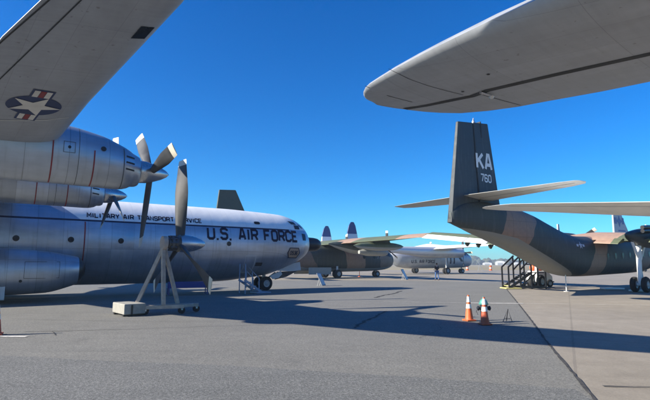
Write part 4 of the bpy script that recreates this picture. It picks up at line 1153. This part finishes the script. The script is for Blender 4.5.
# display boards in front of the planes
M['board'] = paint('board_grey', (.18, .21, .25), .5)
def board(loc, rz, label, w=.95, h=.70, H_=1.0):
    t = thing('display_board', label, 'information board', loc, rz, 'information boards in front of the planes')
    for x in (-w * .3, w * .3): MB().bar((x, h * .20, .0), (x, h * .06, h * .5), .05, .05).build('leg', M['silver_dark'], t)
    T_ = Matrix.Rotation(R(64), 3, 'X'); c_ = Vector((0, .0, h * .47))
    pn = MB().box(c_, (w, h, .05), M=T_).build('panel', M['board'], t, bevel=.006)
    MB().box(c_ + T_ @ Vector((0, 0, .03)), (w * .86, h * .86, .008), M=T_).build('printed_face', M['lightgrey'], pn)
board((-.30, 36.5, 0), R(70), 'slanted grey information board on the ground just right of the silver plane\'s nose', .8, 1.05, .95)
board((8.4, 50.2, 0), R(65), 'slanted information board beside the distant twin-boom plane', .9, 1.2, .95)
board((36.0, 110, 0), R(75), 'far information board near the grass right of the twin-boom plane', 1.6, 2.8, 2.0)
mp = thing('marker_pole', 'thin orange marker pole standing by the camouflaged plane\'s nose', 'pole', (4.5, 62, 0))
MB().tube([(0, 0, 0.0), (0, 0, 3.9)], .035, 8).build('pole', M['orange'], mp, True); MB().lathe([(0, .2), (.06, .2), (.08, .06)], (0, 0, 0), (0, 0, 1), 14).build('foot', M['orange'], mp, True)
for (x, y, lab) in ((42.6, 122, 'far orange traffic drum at the edge of the apron right of the twin-boom plane\'s board'), (37.2, 124, 'far orange traffic drum at the edge of the apron just past the twin-boom plane\'s nose')):
    dr = thing('traffic_drum', lab, 'drum', (x, y, 0), 0, 'far orange drums')
    MB().lathe([(0, .42), (.08, .42), (.1, .34), (1.25, .28), (1.3, .1)], (0, 0, 0), (0, 0, 1), 16).build('body', M['orange'], dr, True)
    MB().lathe([(.5, .327), (.75, .316)], (0, 0, 0), (0, 0, 1), 16).build('band', M['reflect'], dr, True)

# ------------------------------------------------------------------ the visitor walking on the apron
def skin_mesh(name, verts, edges, rad, mat, parent, sub=2, root=0):
    me = bpy.data.meshes.new(name); me.from_pydata(verts, edges, []); me.materials.append(mat)
    o = bpy.data.objects.new(name, me); COL.objects.link(o); o.parent = parent
    md = o.modifiers.new('skin', 'SKIN'); md.use_smooth_shade = True
    for i, r in enumerate(rad):
        sv = me.skin_vertices[0].data[i]
        sv.radius = r if isinstance(r, tuple) else (r, r); sv.use_root = (i == root)
    sb = o.modifiers.new('subdivision', 'SUBSURF'); sb.levels = sub; sb.render_levels = sub
    return o
PR = thing('person', 'person in a dark shirt and blue jeans walking across the sunlit apron', 'person', (11.66, 49.5, 0), R(200))
# faces local -Y
V = [(0, 0, .94), (0, .01, 1.12), (0, .01, 1.32), (0, .0, 1.44), (0, -.01, 1.50), (0, -.02, 1.60), (0, -.015, 1.70),
     (.10, 0, .88), (.11, -.10, .50), (.11, -.13, .09), (.11, -.25, .045), (-.10, 0, .88), (-.11, .03, .50), (-.11, .16, .10), (-.11, .05, .045),
     (.17, .0, 1.40), (.24, .03, 1.14), (.20, -.20, 1.04), (.19, -.27, 1.06), (-.17, 0, 1.40), (-.25, .02, 1.13), (-.19, -.20, 1.10), (-.13, -.27, 1.14)]
E_ = [(0, 1), (1, 2), (2, 3), (3, 4), (4, 5), (5, 6), (0, 7), (7, 8), (8, 9), (9, 10), (0, 11), (11, 12), (12, 13), (13, 14), (2, 15), (15, 16), (16, 17), (17, 18), (2, 19), (19, 20), (20, 21), (21, 22)]
RD = [(.15, .11), (.14, .10), (.16, .11), (.08, .07), .055, (.078, .09), (.07, .085), .085, .058, .042, .04, .085, .058, .042, .04, .062, .045, .034, .03, .062, .045, .034, .03]
skin_mesh('body', V, E_, RD, M['skin'], PR)
idx = [0, 1, 2, 15, 16, 19, 20, 3]
def sub_skin(name, keep, scale, mat, edges):
    mp_ = {k: i for i, k in enumerate(keep)}
    skin_mesh(name, [V[k] for k in keep], [(mp_[a], mp_[b]) for a, b in edges], [tuple(q * scale for q in (RD[k] if isinstance(RD[k], tuple) else (RD[k], RD[k]))) for k in keep], mat, PR)
sub_skin('shirt', [0, 1, 2, 15, 16, 19, 20], 1.16, M['shirt'], [(0, 1), (1, 2), (2, 15), (15, 16), (2, 19), (19, 20)])
sub_skin('trousers', [0, 7, 8, 9, 11, 12, 13], 1.24, M['jeans'], [(0, 7), (7, 8), (8, 9), (0, 11), (11, 12), (12, 13)])
hb = MB().lathe([(-.10, .02), (-.085, .07), (-.02, .098), (.05, .085), (.095, .04), (.105, .005)], (0, .015, 1.665), (0, 0, 1), 18); hb.build('hair', M['hair'], PR, True)
for s_ in (-1, 1):
    MB().lathe([(-.12, .02), (-.1, .05), (.1, .048), (.17, .03), (.18, .005)], (s_ * .11, -.22 if s_ > 0 else .10, .045), (0, -1, 0), 12).build('shoe', M['black'], PR, True)
    hx, hy_, hz = (V[18] if s_ > 0 else V[22])
    for k in range(5):
        a = (k - 2) * .016
        skin_mesh('finger' if k else 'thumb', [(hx + a, hy_ - .01, hz), (hx + a * 1.3, hy_ - .055 - (.012 if k in (2, 3) else 0), hz + .004), (hx + a * 1.35, hy_ - .075 - (.014 if k in (2, 3) else 0), hz - .02)], [(0, 1), (1, 2)], [.011, .009, .007], M['skin'], PR, 1)
MB().lathe([(0, .012), (.03, .015), (.035, .003)], (0, -.095, 1.60), (0, -1, -.4), 8).build('nose', M['skin'], PR, True)
for s_ in (-1, 1): MB().lathe([(-.004, .004), (0, .012), (.006, .004)], (s_ * .032, -.100, 1.635), (0, -1, 0), 8).build('eye', M['black'], PR, True)

# ------------------------------------------------------------------ far edge of the airfield: hazy trees and hangars
def leafy():
    t = NT('distant_foliage'); o = t.obj()
    n = t.noise(o, .12, 4)
    return t.done(t.ramp(n, [(.3, (.035, .050, .030)), (.7, (.085, .095, .05))]), .95)
M['far_leaf'] = leafy()
rnd = random.Random(11)
ico = bmesh.new(); bmesh.ops.create_icosphere(ico, subdivisions=2, radius=1)
iv = [v.co.copy() for v in ico.verts]; jf = [tuple(v.index for v in f.verts) for f in ico.faces]; ico.free()
mb = MB()
for i in range(620):
    az = R(rnd.uniform(-44, 44)); d = rnd.uniform(900, 1080)
    hgt = rnd.uniform(10, 19) * (1 + .35 * math.sin(az * 31)) ; r = hgt * rnd.uniform(.45, .75)
    c = Vector((d * math.sin(az), d * math.cos(az), hgt * .5))
    mb.add([c + Vector((v.x * r * rnd.uniform(.75, 1.25), v.y * r, v.z * hgt * .52 * rnd.uniform(.8, 1.2))) for v in iv], jf)
tag(mb.build('treeline', M['far_leaf'], fix=False), 'low bluish wood along the horizon beyond the airfield', 'wood', kind='stuff')
hz_ = M['white']
for k, (az, d, w, h, lab) in enumerate(((20.3, 800, 15, 6.5, 'far low white hangar with a curved roof on the horizon'), (22.0, 900, 9, 4.5, 'far small pale building right of the curved-roof hangar on the horizon'), (18.9, 900, 16, 4.5, 'far long low pale building left of the curved-roof hangar on the horizon'))):
    x, y = d * math.sin(R(az)), d * math.cos(R(az))
    b = thing('hangar', lab, 'building', (x, y, 0), R(-az))
    MB().box((0, 0, h * .32), (w, 18, h * .64)).build('wall', M['offwhite'], b)
    rf = [(-w / 2 - .3, h * .642)] + [(-w / 2 * math.cos(math.pi * j / 10), h * (.645 + .35 * math.sin(math.pi * j / 10))) for j in range(11)] + [(w / 2 + .3, h * .642)]
    MB().prism(rf, -9.2, 9.2).build('roof', M['offwhite'], b)
    MB().box((0, -9.04, h * .25), (w * .5, .1, h * .5)).build('door', M['silver_dark'], b)

# ------------------------------------------------------------------ thin haze over the airfield
hz = NT('airfield_haze')
hz.n.remove(hz.b)
pv = hz.node('ShaderNodeVolumePrincipled')
pv.inputs['Color'].default_value = (.72, .82, .95, 1)
pv.inputs['Density'].default_value = .00055
pv.inputs['Anisotropy'].default_value = .2
hz.l.new(pv.outputs[0], [q for q in hz.n if q.type == 'OUTPUT_MATERIAL'][0].inputs['Volume'])
tag(MB().box((0, 500, 11.0), (2600, 1300, 24.5)).build('haze', hz.mat), kind='stuff')
